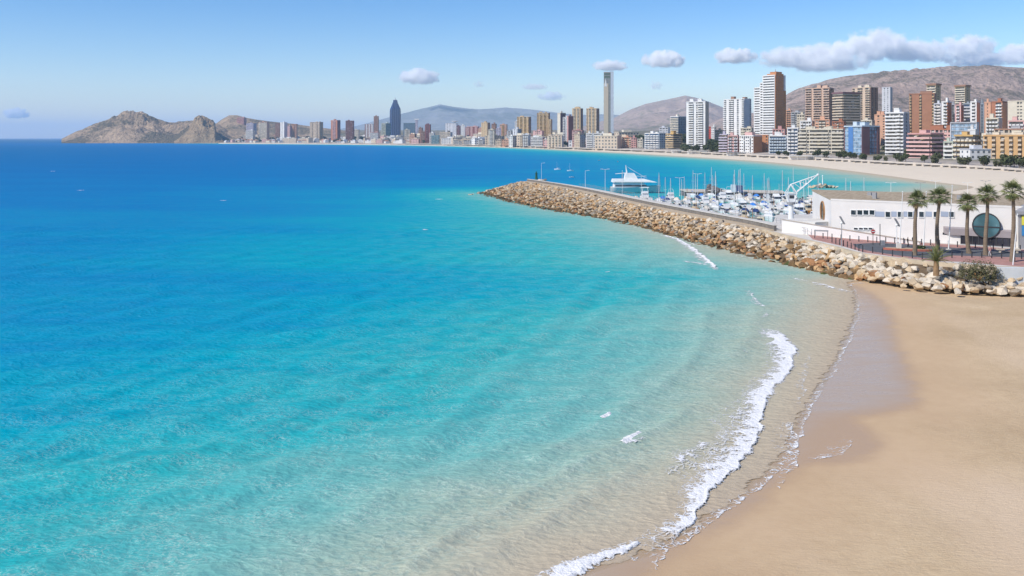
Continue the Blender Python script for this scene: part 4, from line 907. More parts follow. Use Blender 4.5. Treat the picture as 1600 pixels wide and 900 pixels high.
    pts = [(cc.x+gu.x*1.9*math.cos(t)+gn.x*.08, cc.y+gu.y*1.9*math.cos(t)+gn.y*.08, 3.9+1.9*math.sin(t)) for t in np.linspace(0, 2*math.pi, 28)[:-1]]
    q = MB(); q.add(pts+[(p[0]-gn.x*.2, p[1]-gn.y*.2, p[2]) for p in pts], [tuple(range(27)), tuple(range(27, 54))[::-1]]+[(i, (i+1) % 27, 27+(i+1) % 27, 27+i) for i in range(27)]); gw = q.build('gable_window', glassy((.05, .05, .05)), root)
    q = MB(); q.tube(pts+[pts[0]], .13, 5)
    for s in (-.6, .6): q.tube([(cc.x+gu.x*s*1.7+gn.x*.12, cc.y+gu.y*s*1.7+gn.y*.12, 2.7), (cc.x+gu.x*s*1.7+gn.x*.12, cc.y+gu.y*s*1.7+gn.y*.12, 5.1)], .09, 4)
    q.build('window_frame', m_wood, gw)
clubhouse()
W0, W1 = Vector((51.4, 168.8)), Vector((68.6, 149.2))
wu = (W1-W0).normalized(); wn2 = Vector((-wu.y, wu.x)); wL = (W1-W0).length
an = thing('ramp_wall', 'sloping white ramp wall in front of the clubhouse', 'wall', (W0.x, W0.y, 3.0), math.atan2(wu.y, wu.x))
q = MB(); q.add([(0, 0, 0), (wL, 0, 0), (wL, .3, 0), (0, .3, 0), (0, 0, 2.4), (wL, 0, .45), (wL, .3, .45), (0, .3, 2.4)], [(3, 2, 1, 0), (4, 5, 6, 7), (0, 1, 5, 4), (1, 2, 6, 5), (2, 3, 7, 6), (3, 0, 4, 7)]); q.build('wall', paint((.72, .69, .66), .85, .07, .3), an)
q = MB(); q.add([(-.08, -.08, 2.4), (wL+.1, -.08, .45), (wL+.1, .4, .45), (-.08, .4, 2.4), (-.08, -.08, 2.52), (wL+.1, -.08, .57), (wL+.1, .4, .57), (-.08, .4, 2.52)], [(3, 2, 1, 0), (4, 5, 6, 7), (0, 1, 5, 4), (1, 2, 6, 5), (2, 3, 7, 6), (3, 0, 4, 7)]); q.build('coping', paint((.42, .36, .30), .9), an)
an = thing('store_shed', 'low flat white store behind the ramp wall below the round gable window', 'shed', (W0.x, W0.y, 3.0), math.atan2(wu.y, wu.x))
q = MB(); q.prism([(.0, .45), (6.6, .45), (8.3, 6.5), (4.2, 9.6), (0, 5)], 0, 2.2); q.build('wall', paint((.72, .70, .67), .85, .07), an)
q = MB(); q.prism([(-.1, .42), (6.7, .42), (8.35, 6.5), (4.2, 9.7), (-.1, 5.1)], 2.2, 2.38); q.build('roof', paint((.66, .63, .58), .9, .1), an)
# banner kiosk at the right edge of the harbour
kx, ky = P(1592, 392, 3.0)
ks = thing('kiosk', 'dark roofed kiosk with yellow and blue banner panels beside the clubhouse', 'kiosk', (kx+1.6, ky+2.4, 3.0), R(-20))
q = MB(); q.box(0, 9, 0, 5, 0, 5.6); q.build('wall', m_gry, ks)
q = MB(); q.box(-.4, 9.4, -.4, 5.4, 5.6, 6.1); q.add([(-.4, -.4, 6.1), (9.4, -.4, 6.1), (9.4, 5.4, 6.1), (-.4, 5.4, 6.1), (1.5, 2.5, 7.3), (7.5, 2.5, 7.3)], [(0, 1, 5, 4), (1, 2, 5), (2, 3, 4, 5), (3, 0, 4)]); q.build('roof', m_gry, ks)
q = MB(); q.box(.2, 8.8, -.12, -.02, 3.9, 5.4); q.build('yellow_banner', paint((.72, .66, .08), .6), ks)
q = MB(); q.box(.2, 8.8, -.14, -.02, 2.2, 3.8); q.build('blue_banner', paint((.05, .24, .50), .6), ks)
# ---- crane
cx, cy = P(1236, 345, 3.0)
cr = thing('crane', 'white steel jib crane with lattice boom standing on the quay', 'crane', (cx, cy, 3.0), R(-4))
q = MB(); q.tube([(0, 0, 0), (0, 0, 3.6)], [.62, .5], 12); q.tube([(0, 0, 0), (0, 0, .3)], 1.0, 12); q.build('pedestal', m_w, cr)
q = MB(); q.box(-.7, .7, -.6, .6, 4.1, 6.0); cab = q.build('cab', m_w, cr)
q = MB(); q.box(-.5, .5, -.64, -.605, 4.9, 5.6); q.build('cab_window', glassy(GL['dark']), cab)
q = MB(); q.tube([(0, 0, 3.6), (0, 0, 4.1)], [.9, .9], 12); q.build('slewing_ring', m_gry, cr)
q = MB()
for sy in (-.7, .7):
    q.tube([(-.55, sy*.8, 4.1), (-1.15, sy, 6.0), (-.05, sy*.3, 7.9)], .12, 5); q.tube([(.55, sy*.8, 4.1), (1.1, sy, 6.0), (-.05, sy*.3, 7.9)], .12, 5); q.tube([(-1.15, sy, 6.0), (1.1, sy, 6.0)], .08, 5)
q.tube([(-1.15, -.7, 6.0), (-1.15, .7, 6.0)], .08, 5); q.build('tower_frame', m_w, cr)
q = MB(); tip = Vector((5.7, 0, 10.0))
for sy in (-.45, .45):
    top = [Vector((-.05, sy*.5, 7.9)), tip]; bot = [Vector((1.1, sy, 6.2)), tip]
    q.tube([top[0], tip], .09, 5); q.tube([bot[0], tip], .09, 5)
    for k in range(4):
        a = top[0].lerp(tip, .12+k*.22); b = bot[0].lerp(tip, .22+k*.22); q.tube([a, b], .05, 4)
        if k: q.tube([bot[0].lerp(tip, .22+(k-1)*.22), a], .07, 4)
q.sphere(tip, .28, 8, 6); q.build('boom', m_w, cr)
q = MB(); q.tube([tip, tip+Vector((0, 0, -2.4))], .03, 4); q.box(tip.x-.15, tip.x+.15, -.1, .1, tip.z-2.9, tip.z-2.4); q.build('hook', m_gry, cr)
# ---- quays
def quay(name, label, poly, z, m):
    q = MB(); q.prism(poly, -2, z); o = q.build(name, m); return tag(o, label, 'quay')
qp = thing('quay', 'long concrete quay with dark side wall beyond the moored boats', 'quay', (0, 0, 0))
q = MB(); q.prism([(62, 314), (94, 306), (96, 316), (62, 326)], -2, 1.8); q.build('quay_wall', paint((.10, .10, .105), .9, .3, .5), qp)
q = MB(); q.prism([(61.7, 313.6), (94.3, 305.6), (96.4, 316.3), (61.7, 326.4)], 1.8, 2.25); q.build('deck', paint((.56, .50, .42), .9, .15), qp)
kx, ky = P(1152, 300.5, 2.25)
kk = thing('port_cabin', 'small blue and white port cabin on the concrete quay', 'cabin', (kx, ky+2, 2.25), R(-8))
q = MB(); q.box(-.1, 2.2, -1.5, 1.5, 0, 2.3); q.build('blue_cabin', paint((.03, .07, .20), .5), kk)
q = MB(); q.box(-1.6, -.12, -1.5, 1.5, 0, 2.5); q.build('white_cabin', paint((.55, .68, .74), .5), kk)
q = MB(); q.tube([(1, 0, 2.3), (1, 0, 3.4)], .06, 5); q.build('aerial', m_w, kk)
kx, ky = P(1116, 299.5, 2.25)
nt = thing('net_pile', 'grey brown heap of fishing nets piled on the concrete quay', 'net pile', (kx, ky+2, 2.25))
q = MB(); q.sphere((0, 0, .2), (2.4, 1.6, 1.7), 14, 8); q.sphere((-1.2, .2, .5), (1.3, 1.3, 2.0), 10, 7); q.sphere((1.6, .1, .1), (1.6, 1.2, 1.0), 10, 6)
for i, v in enumerate(q.v): q.v[i] = (v[0]*(1+.2*math.sin(i*7.1)), v[1]*(1+.2*math.sin(i*3.7)), max(v[2]*(1+.15*math.sin(i*5.3)), 0))
q.build('nets', paint((.17, .155, .15), .95, .4, 2.0), nt, stuff=True)
# pontoons
PONT = []; PL = {229: 'grey first', 248: 'grey second', 268: 'grey third', 290: 'grey outermost'}; PW = {229: ', on the pontoon nearest the crane', 248: ', on the second pontoon out from the crane', 268: ', on the third pontoon out from the crane', 290: ', on the pontoon nearest the port cabin'}
def in_w(Y, off): # deck inner edge at the distance Y
    return float(np.interp(Y, deck_in[:, 1], deck_in[:, 0]))+off
for yy, xr in ((229, 92), (248, 100), (268, 104), (290, 106)):
    x0 = in_w(yy, 0)
    q = MB(); q.box(x0, xr, yy-.9, yy+.9, -.2, .55); tag(q.build('pontoon', paint((.40, .36, .32), .9, .2)), PL[yy]+' floating pontoon of the marina', 'pontoon', 'pontoons of the marina'); PONT.append((yy, x0, xr))
# ---- boats
def hull_mb(L, Bm, H, bow=2.4, tran=.75, keel=-.35, fl=.0):
    q = MB(); N = 11; n = 7
    for i in range(N):
        t = i/(N-1); b = Bm/2*(tran+(1-tran)*min(1, t*3))*(1-max(0, (t-.35)/.65)**bow); sh = H*(1+.28*t*t); y = -L/2+L*t
        kz = keel*(1-max(0, (t-.6)/.4)**2)
        for k in range(n):
            s = -1+2*k/(n-1); a = abs(s); q.v.append((b*math.copysign(min(1, a**.55), s) if a else 0, y+(.35*L*.12*(a if t > .9 else 0))*0, kz+(sh-kz)*a**1.6))
    for i in range(N-1):
        for k in range(n-1): q.f.append((i*n+k, (i+1)*n+k, (i+1)*n+k+1, i*n+k+1)); q.mi.append(0)
    q.f.append(tuple(range(n))); q.mi.append(0)
    dk = MB()
    for i in range(N):
        a = q.v[i*n]; b = q.v[i*n+n-1]; dk.v += [(a[0]*.97, a[1], a[2]-.06), (b[0]*.97, b[1], b[2]-.06)]
    dk.f = [(2*i, 2*i+1, 2*i+3, 2*i+2) for i in range(N-1)]; dk.mi = [0]*(N-1)
    return q, dk
def wedge(q, x, y0, y1, z0, z1, rf=.5, rb=.1):
    q.add([(-x, y0, z0), (x, y0, z0), (x, y1, z0), (-x, y1, z0), (-x*.85, y0+rb, z1), (x*.85, y0+rb, z1), (x*.8, y1-rf, z1), (-x*.8, y1-rf, z1)], [(3, 2, 1, 0), (4, 5, 6, 7), (0, 1, 5, 4), (1, 2, 6, 5), (2, 3, 7, 6), (3, 0, 4, 7)])
gls = glassy((.03, .04, .05))
def boat(kind, label, hc=(.76, .76, .75), cc=(.76, .75, .72), L=7.0):
    r = thing('boat', label, 'boat', (0, 0, 0), 0, 'boats moored in the marina')
    Bm = L*.36; H = L*.135
    h, d = hull_mb(L, Bm, H); h.build('hull', paint(hc, .35, .06, .5, .5), r, smooth=True); d.build('deck', paint((.68, .63, .55) if kind != 'fish' else (.50, .34, .17), .7, .12), r)
    if kind in ('cabin', 'flybridge'):
        q = MB(); wedge(q, Bm*.36, -L*.18, L*.24, H*.9, H*2.0, L*.14); c = q.build('cabin', paint(cc, .4, .06, .5, .5), r)
        q = MB(); wedge(q, Bm*.365, -L*.12, L*.212, H*1.35, H*1.82, L*.066, .05); q.build('windows', gls, c)
        if kind == 'flybridge':
            q = MB(); wedge(q, Bm*.30, -L*.2, L*.06, H*2.0, H*2.5, L*.08); q.build('flybridge', paint(cc, .4), c)
            q = MB(); q.tube([(-Bm*.28, -L*.18, H*2.4), (-Bm*.2, -L*.1, H*3.5), (Bm*.2, -L*.1, H*3.5), (Bm*.28, -L*.18, H*2.4)], .06, 5); q.build('radar_arch', m_w, c)
    if kind == 'open':
        q = MB(); wedge(q, Bm*.2, -L*.08, L*.06, H*.9, H*1.75, .15); c = q.build('console', paint(cc, .5), r)
        q = MB(); wedge(q, Bm*.19, .02*L, L*.06, H*1.75, H*2.2, .1, .0); q.build('windscreen', gls, c)
    if kind == 'cover':
        q = MB(); pts = [(-L*.42, .9), (-L*.1, 1.9), (L*.12, 1.85), (L*.34, 1.15)]
        for i, (y, z) in enumerate(pts):
            b = Bm*.47*(1 if y < .1*L else .55); q.v += [(-b, y, H*1.02), (-b*.5, y, H*z*.95), (0, y, H*z*1.05), (b*.5, y, H*z*.95), (b, y, H*1.02)]
        for i in range(3):
            for k in range(4): q.f.append((i*5+k, i*5+k+1, i*5+k+6, i*5+k+5)); q.mi.append(0)
        q.f += [(4, 3, 2, 1, 0), (15, 16, 17, 18, 19)]; q.mi += [0, 0]
        q.build('canvas_cover', paint(cc, .9, .15, .6), r)
    if kind == 'fish':
        q = MB(); wedge(q, Bm*.22, -L*.24, -L*.02, H*.9, H*2.5, .12); c = q.build('wheelhouse', paint(cc, .5), r)
        q = MB(); wedge(q, Bm*.222, -L*.2, -L*.016, H*1.7, H*2.25, .06, .02); q.build('windows', gls, c)
        q = MB(); q.tube([(0, L*.12, H), (0, L*.12, H*4.2)], [.09, .05], 6); q.build('mast', m_wood, r)
    if kind == 'sail':
        q = MB(); wedge(q, Bm*.28, -L*.12, L*.22, H*.9, H*1.5, L*.12); c = q.build('cabin', m_w, r)
        q = MB(); q.tube([(0, L*.08, H), (0, L*.08, L*1.22)], [.07, .045], 6); q.tube([(-.5, L*.08, L*.75), (.5, L*.08, L*.75)], .025, 4); m = q.build('mast', m_w, r)
        q = MB(); q.tube([(0, L*.07, H*2.2), (0, -L*.33, H*2.15)], [.16, .12], 6); q.build('furled_sail', paint(cc, .9), m)
        q = MB()
        for e in ((0, L*.49, H*1.2), (0, -L*.48, H), (Bm*.42, L*.02, H), (-Bm*.42, L*.02, H)): q.tube([e, (0, L*.08, L*1.2)], .018, 3)
        q.build('rigging', m_gry, m)
    if kind in ('open', 'cover', 'cabin'):
        q = MB(); q.box(-.18, .18, -L*.5-.45, -L*.5+.05, H*.3, H*1.25); q.build('outboard_motor', m_dk, r)
    return r
W_ = (.76, .76, .75); NV = (.03, .06, .16)
KB = [boat('cabin', 'white cabin motorboat with dark windows moored in the marina'), boat('cabin', 'navy hulled cabin motorboat in the marina', NV, W_, 7.5), boat('cover', 'white motorboat under a bright blue canvas cover', W_, (.05, .20, .55), 6.5), boat('cover', 'white motorboat under a pale cream canvas cover', W_, (.66, .60, .50), 6.5), boat('cover', 'white motorboat under a navy canvas cover', W_, NV, 6.8), boat('open', 'small open white boat with central console', W_, (.7, .7, .68), 5.6), boat('open', 'small open boat with teal hull', (.10, .33, .38), W_, 5.4), boat('fish', 'varnished wooden fishing boat with small wheelhouse', (.42, .20, .06), (.70, .60, .42), 7.5), boat('fish', 'white fishing boat with wooden deck and wheelhouse', W_, W_, 7.2), boat('sail', 'white sailing yacht with blue furled sail', W_, (.06, .14, .40), 8.2), boat('sail', 'white sailing yacht with cream furled sail', W_, (.68, .62, .52), 8.8), boat('flybridge', 'larger white flybridge motor yacht', W_, W_, 9.0), boat('cabin', 'white cabin motorboat with red trim hull', (.45, .07, .05), W_, 6.4), boat('open', 'small grey inflatable style open boat', (.28, .29, .31), (.2, .2, .21), 5.2)]
WT = [9, 3, 3, 5, 4, 6, 2, 2, 3, 4, 4, 5, 1, 2]
usedB = [False]*len(KB); KBL = [o['label'].replace(' moored in the marina', '').replace(' in the marina', '') for o in KB]
def put_boat(k, x, y, rz, s=1.0, label=None, where=''):
    if not usedB[k] and label is None: o = KB[k]; usedB[k] = True; o.location = (x, y, .02); o.rotation_euler = (0, 0, rz); o.scale = (s,)*3
    else: o = dup(KB[k], (x, y, .02), rz, label, None, s)
    if label is None: o['label'] = KBL[k]+where
    return o
rb = random.Random(21)
for yy, x0, xr in PONT:
    for side in (-1, 1):
        x = x0+2.6
        while x < xr-1.5:
            if rb.random() < .9:
                k = rb.choices(range(len(KB)), WT)[0]; Lk = (7, 7.5, 6.5, 6.5, 6.8, 5.6, 5.4, 7.5, 7.2, 8.2, 8.8, 9.0, 6.4, 5.2)[k]
                put_boat(k, x, yy+side*(1.3+Lk/2), (0 if side > 0 else math.pi)+rb.uniform(-.06, .06)+(math.pi if rb.random() < .3 else 0), rb.uniform(.92, 1.08), None, PW[yy])
            x += rb.uniform(2.7, 3.2)
for i in range(11): put_boat(rb.choices(range(len(KB)), WT)[0], 63+i*3.0, 309-i*.72, rb.uniform(-.1, .1)+math.pi, rb.uniform(.9, 1.05), None, ', tied along the concrete quay')
# boats laid up on the quay below the clubhouse gable
x, y = P(1193, 343, 2.9); put_boat(7, x+1.2, y+10, R(60), 1.05, 'ochre brown wooden fishing boat lying beside the breakwater fence')
for k, u_ in enumerate(usedB):
    if not u_: put_boat(k, 70+k*2, 281, 0, 1.0, None, ', adrift between the outer pontoons')
# moored out in the bay
for k, (px, py, kd) in enumerate(((871, 265.5, 10), (891, 267.5, 9), (893, 277.5, 5), (936, 251, 5), (965, 253, 5), (1217, 309, 9))):
    x, y = P(px, py, 0); o = put_boat(kd, x, y, R(70+k*20), .5, ('small white sailing boat anchored in the bay off the breakwater' if kd > 8 else 'small white open boat anchored out in the bay')); o['group'] = 'boats anchored in the bay'
# ---- excursion ship
def ship():
    x, y = 47.0, 338; r = thing('excursion_ship', 'large white two decked excursion ship with mast moored inside the breakwater', 'ship', (x, y, 0), R(-90))
    L, Bm = 19, 6.4; h, d = hull_mb(L, Bm, 2.3, 2.2, .9, -.6); h.build('hull', paint((.66, .64, .62), .4), r, smooth=True); d.build('deck', m_pale, r)
    q = MB(); wedge(q, 2.8, -L*.44, L*.26, 2.1, 4.2, 2.2, .2); c = q.build('saloon', m_w, r)
    q = MB(); wedge(q, 2.82, -L*.42, L*.232, 2.7, 3.6, 1.1, .1); q.build('dark_windows', gls, c)
    q = MB(); wedge(q, 3.0, -L*.47, L*.42, 4.2, 5.4, 4.5, .3); u = q.build('upper_deck', m_w, r)
    q = MB(); wedge(q, 2.98, -L*.44, L*.30, 4.32, 4.85, 1.3, .1); q.build('dark_windows', gls, u)
    q = MB(); wedge(q, 1.9, -L*.22, L*.04, 5.4, 7.6, 1.3, .3); b = q.build('bridge', m_w, r)
    q = MB(); q.tube([(0, -L*.17, 7.6), (0, -L*.19, 10.6)], [.3, .1], 8); q.tube([(-1.5, -L*.17, 8.4), (1.5, -L*.17, 8.4)], .08, 5); q.tube([(0, -L*.17, 7.7), (0, -L*.40, 7.3)], .12, 5); q.build('mast', m_w, b)
    q = MB(); q.tube([(0, -L*.16, 10.0), (0, L*.24, 5.6)], .06, 4); q.tube([(.3, -L*.12, 9.4), (.3, L*.2, 5.7)], .08, 4); q.build('stay', paint((.5, .65, .75)), b)
ship()
# ---- poles
def lamp(loc, h, label, heads=2, m=m_w, name='lamp_post', group=None, rz=0.0):
    r = thing(name, label, 'lamp post', loc, rz, group)
    q = MB(); q.tube([(0, 0, 0), (0, 0, h)], [.075, .045], 7); q.tube([(0, 0, 0), (0, 0, .35)], .2, 7); q.build('pole', m, r)
    for s in ((-1, 1) if heads == 2 else (1,)):
        q = MB(); q.tube([(0, 0, h-.1), (s*1.0, 0, h)], .05, 5); q.box(min(s*.8, s*1.5), max(s*.8, s*1.5), -.14, .14, h-.02, h+.1); q.build('lamp_head', m, r)
    return r
G1 = 'tall lamps along the breakwater deck'
for px, py, h, hd in ((846, 281.5, 7.2, 1), (914.5, 294, 6.2, 1), (945.5, 301, 7.6, 2), (1002, 310, 6.5, 2), (1062, 300, 6, 2), (1090, 298, 7, 2)):
    x, y = P(px, py, 3.3); lamp((x, y, 3.3 if px < 1010 else 2.0), h, 'white lamp post with single arm on the breakwater deck' if hd == 1 else 'white lamp post with twin heads beside the marina', hd, m_w, 'lamp_post', G1, R(10))
for px, py in ((1438, 318), (1462, 314), (1392, 318), (1512, 318), (1540, 314)):
    x, y = P(px, py, 2.2); lamp((x, y, 2.0), 6.2, 'lamp post with twin heads on the far side of the clubhouse', 2, m_gry if px in (1438, 1540) else m_w, 'lamp_post', 'lamps behind the clubhouse')
def flagpole(px, py, top, label, z=3.0, lean=0.0):
    x, y = P(px, py, z); h = (py-top)/F*y
    r = thing('flagpole', label, 'flagpole', (x, y, z)); q = MB(); q.tube([(0, 0, 0), (lean*h, 0, h)], [.10, .045], 8); q.build('pole', m_w, r); q = MB(); q.sphere((lean*h, 0, h), .11); q.build('finial', m_w, r)
    q = MB(); q.box(-.3, .3, -.3, .3, 0, .18); q.build('base', m_pale, r)
flagpole(1443, 387, 300, 'tall white flagpole between the first two fan palms', lean=.05)
flagpole(1482, 390.5, 290, 'tall white flagpole beside the clubhouse canopy', lean=.06)
flagpole(1581, 434, 335, 'leaning white pole rising from the boulders by the retaining wall', 1.2, .09)
flagpole(1405, 391, 300, 'tall white flagpole standing in the brick traffic island', lean=.06)
def panel_lamp(px, py, h, label, m):
    x, y = P(px, py, 3.0); r = thing('street_lamp', label, 'street lamp', (x, y, 3.0)); q = MB(); q.tube([(0, 0, 0), (0, 0, h)], [.09, .06], 7); q.build('pole', m, r)
    q = MB(); q.box(-.75, .75, -.3, .3, -.07, .07, Matrix.Translation((.1, 0, h+.45)) @ Matrix.Rotation(R(60), 4, 'Y')); q.build('tilted_panel', m_gry, r); q = MB(); q.sphere((0, 0, h), .22); q.build('lamp_head', m_w, r)
panel_lamp(1315, 385, 3.9, 'dark street lamp with tilted panel by the ramp wall', m_gry)
panel_lamp(1401, 389.5, 3.9, 'white street lamp with tilted panel beside the traffic island', m_w)
x, y = P(1364, 383, 3.0); r = thing('road_sign', 'round no entry road sign on a dark post before the clubhouse', 'road sign', (x, y, 3.0))
q = MB(); q.tube([(0, 0, 0), (0, 0, 2.5)], .05, 6); q.build('post', m_dk, r); q = MB(); q.tube([(0, -.06, 2.3), (0, -.1, 2.3)], .36, 20); s_ = q.build('sign_disc', paint((.50, .03, .03), .5), r); q = MB(); q.box(-.27, .27, -.125, -.104, 2.23, 2.37); q.build('white_bar', m_w, s_)
x, y = P(1375, 383.5, 3.0); r = thing('signpost', 'tall dark post with a low cabinet beside the no entry sign', 'post', (x, y, 3.0)); q = MB(); q.tube([(0, 0, 0), (0, 0, 3.6)], .06, 6); q.build('post', m_dk, r); q = MB(); q.box(.15, .75, -.2, .2, 0, .85); q.build('cabinet', m_gry, r)
x, y = P(1273, 372.5, 3.0); r = thing('height_gate', 'dark barrier frame at the breakwater entrance', 'gate', (x, y, 3.0), R(-25)); q = MB(); q.tube([(0, 0, 0), (0, 0, 1.5)], .06, 6); q.tube([(2.2, 0, 0), (2.2, 0, 1.5)], .06, 6); q.build('post', m_dk, r, stuff=True); q = MB(); q.box(-.1, 2.3, -.1, .1, 1.3, 1.55); q.build('beam', m_gry, r)
x, y = P(838, 280.5, 3.3); r = thing('harbour_beacon', 'dark green harbour beacon near the breakwater head', 'beacon', (x, y, 3.3)); q = MB(); q.tube([(0, 0, 0), (0, 0, .8), (0, 0, 2.6)], [.8, .55, .4], 10); q.build('column', paint((.02, .10, .06), .6), r); q = MB(); q.tube([(0, 0, 2.6), (0, 0, 2.8)], .7, 10); q.tube([(0, 0, 2.8), (0, 0, 3.5)], [.25, .2], 8); q.build('lantern', paint((.03, .12, .08)), r)
# ---- railings
def railing(pl, z, label, step=1.6, h=1.05, m=m_gry):
    r = thing('railing', label, 'railing', (0, 0, 0)); q = MB(); a = np.array(pl); L = np.concatenate([[0], np.cumsum(np.hypot(*np.diff(a, axis=0).T))]); t = np.arange(0, L[-1], step)
    xs, ys = np.interp(t, L, a[:, 0]), np.interp(t, L, a[:, 1])
    for x, y in zip(xs, ys): q.tube([(x, y, z), (x, y, z+h)], .045, 5)
    q.build('posts', m, r, stuff=True)
    for k, hh in enumerate((h, h*.55)): q = MB(); q.tube([(x, y, z+hh) for x, y in zip(xs[::3], ys[::3])], .025, 4); q.build('rail', m, r)
railing([tuple(p) for p in deck_in[:int(len(deck_in)*.8)]], 3.3, 'thin grey railing along the marina edge of the breakwater deck')
railing([P(x, y, 3.0) for x, y in ((1228, 361.5), (1250, 365.5), (1275, 370))], 3.0, 'thin grey railing below the flat white store', 1.2, 1.3)
# ---- bollards
bo = thing('bollard', 'dark metal bollard along the seaward edge of the harbour road', 'bollard', (0, 0, 3), 0, 'bollards along the road by the sea')
q = MB(); q.tube([(0, 0, 0), (0, 0, .85)], [.09, .08], 8); q.build('post', m_dk, bo); q = MB(); q.sphere((0, 0, .88), .1, 8, 5); q.build('knob', m_dk, bo)
first = True
for i in range(18):
    px = 1348+i*15.5; py = float(np.interp(px, (1340, 1400, 1455, 1500, 1600, 1700), (391, 401.5, 406.5, 402, 405, 413)))
    x, y = P(px, py, 3.0)
    if first: bo.location = (x, y, 3.02); first = False
    else: dup(bo, (x, y, 3.02))
for i in range(24):
    px = 1286+i*14; py = float(np.interp(px, (1280, 1340, 1420, 1500, 1600), (372, 377.5, 381, 386.5, 393)))
    x, y = P(px, py, 3.0); dup(bo, (x, y, 3.02), 0, 'dark metal bollard along the clubhouse side of the harbour road', 'bollards along the clubhouse pavement')
for i in range(9):
    px = 1300+i*6; py = 379+i*1.9; x, y = P(px, py, 3.0); dup(bo, (x, y, 3.02), 0, 'dark metal bollard lining the slope down to the breakwater', 'bollards by the breakwater entrance')
# ---- traffic island, bench, planter
x, y = P(1418, 391.5, 3.0); r = thing('traffic_island', 'long brick edged traffic island with soil and low plants', 'traffic island', (x, y, 3.0), R(-20))
pts = [(3.6*math.cos(t)*(1.0), .95*math.sin(t)) for t in np.linspace(0, 2*math.pi, 25)[:-1]]
q = MB(); q.prism(pts, 0, .32); q.build('brick_kerb', paint((.42, .13, .09), .9, .25, 2.0), r); q = MB(); q.prism([(a*.93, b*.8) for a, b in pts], .32, .36); q.build('soil', paint((.48, .33, .22), .95, .25, 2.0), r)
q = MB()
for k in range(160):
    a = rg.uniform(0, 6.28); rr_ = rg.uniform(.3, .8); p = Vector((1.9+rr_*math.cos(a)*.9, rr_*math.sin(a)*.6, .4+rg.random()*.45)); s = .14; d = Vector((rg.gauss(0, 1), rg.gauss(0, 1), rg.gauss(0, 1))).normalized()*s; e = d.orthogonal(); q.add([p-d, p+e*.5, p+d, p-e*.5], [(0, 1, 2, 3)])
q.build('low_plants', paint((.06, .085, .03), .9), r, stuff=True)
q = MB(); q.box(-1.6, -.9, -.25, .25, .34, 1.15); q.build('concrete_block', m_pale, r)
x, y = P(1585, 395, 3.0); r = thing('bench', 'cream stone bench on the pink pavement near the kiosk', 'bench', (x-1, y, 3.02), R(-15)); q = MB(); q.box(-1.7, 1.7, -.45, .45, .42, .58); q.build('seat', paint((.60, .50, .38)), r)
for s in (-1.2, 1.2): q = MB(); q.box(s-.15, s+.15, -.35, .35, 0, .42); q.build('leg', paint((.55, .46, .36)), r)
# ---- palms
def frond_fan():
    q = MB(); q.tube([(0, 0, 0), (.5, 0, .16), (.95, 0, .18)], [.03, .022, .015], 4)
    n = 13
    for k in range(n):
        a = R(-82+164*k/(n-1)); L = 1.2*(1-.28*abs(k-(n-1)/2)/((n-1)/2)); d = Vector((math.cos(a), math.sin(a), 0)); s = Vector((-d.y, d.x, 0))*.06; b = Vector((.95, 0, .18)); m = b+d*L*.6+Vector((0, 0, .06)); e = b+d*L+Vector((0, 0, -.22))
        q.add([b, m-s, e, m+s, m+Vector((0, 0, .03))], [(0, 1, 4), (0, 4, 3), (1, 2, 4), (4, 2, 3)])
    return q
m_fr = paint((.095, .125, .04), .6, .35, 2.0, .35); m_fr2 = paint((.15, .165, .055), .65, .3, 2.0); m_dead = paint((.28, .20, .10), .9, .25, 2.0); m_trunk = paint((.22, .165, .115), .95, .3, 1.5)
fan_a = frond_fan().mesh('frond', m_fr); fan_b = frond_fan().mesh('frond', m_fr2); fan_d = frond_fan().mesh('frond', m_dead)
def fan_palm(px, py, ctop, lean, label, seed):
    rp = random.Random(seed); x, y = P(px, py, 3.0); h = (py-ctop)/F*y
    r = thing('fan_palm', label, 'palm tree', (x, y, 3.0), 0, None)
    pts = []; n = 9
    for i in range(n):
        t = i/(n-1); pts.append((lean*h*t+.12*math.sin(t*5+seed), .1*math.sin(t*4), h*t))
    q = MB(); q.tube(pts, [.34-.13*i/(n-1)+(.08 if i == 0 else 0) for i in range(n)], 10)
    tr = q.build('trunk', m_trunk, r)
    q = MB()
    for i in range(1, 26):
        t = i/26; j = t*(n-1); a = int(j); f = j-a; p = Vector(pts[a]).lerp(Vector(pts[min(a+1, n-1)]), f); q.tube([p-Vector((0, 0, .05)), p+Vector((0, 0, .05))], [.345-.13*t, .36-.13*t], 10)
    q.build('trunk_rings', m_trunk, tr, stuff=True)
    top = Vector(pts[-1])
    for i in range(34):
        el = R(85-150*((i+.5)/34)**.85); az = i*2.39996+rp.uniform(-.2, .2); me = fan_a if rp.random() < .6 else fan_b
        if el < R(-38): me = fan_d if rp.random() < .7 else fan_b
        o = link('frond', me, r); o.location = top+Vector((0, 0, .15)); o.rotation_euler = (rp.uniform(-.3, .3), -el, az); s = rp.uniform(.8, 1.1)*(1.0 if el > R(-40) else .75); o.scale = (s, s, s)
fan_palm(1428, 399, 316, .06, 'fan palm growing out of the brick edged traffic island', 1)
fan_palm(1464, 394, 311, .04, 'fan palm behind the young date palm', 2)
fan_palm(1514, 396, 321, -.05, 'shortest fan palm, before the left end of the glazed entrance', 3)
fan_palm(1541, 399, 308, .01, 'fan palm in front of the round window', 4)
fan_palm(1583, 409, 303, .0, 'tall fan palm beside the kiosk with yellow banner', 5)
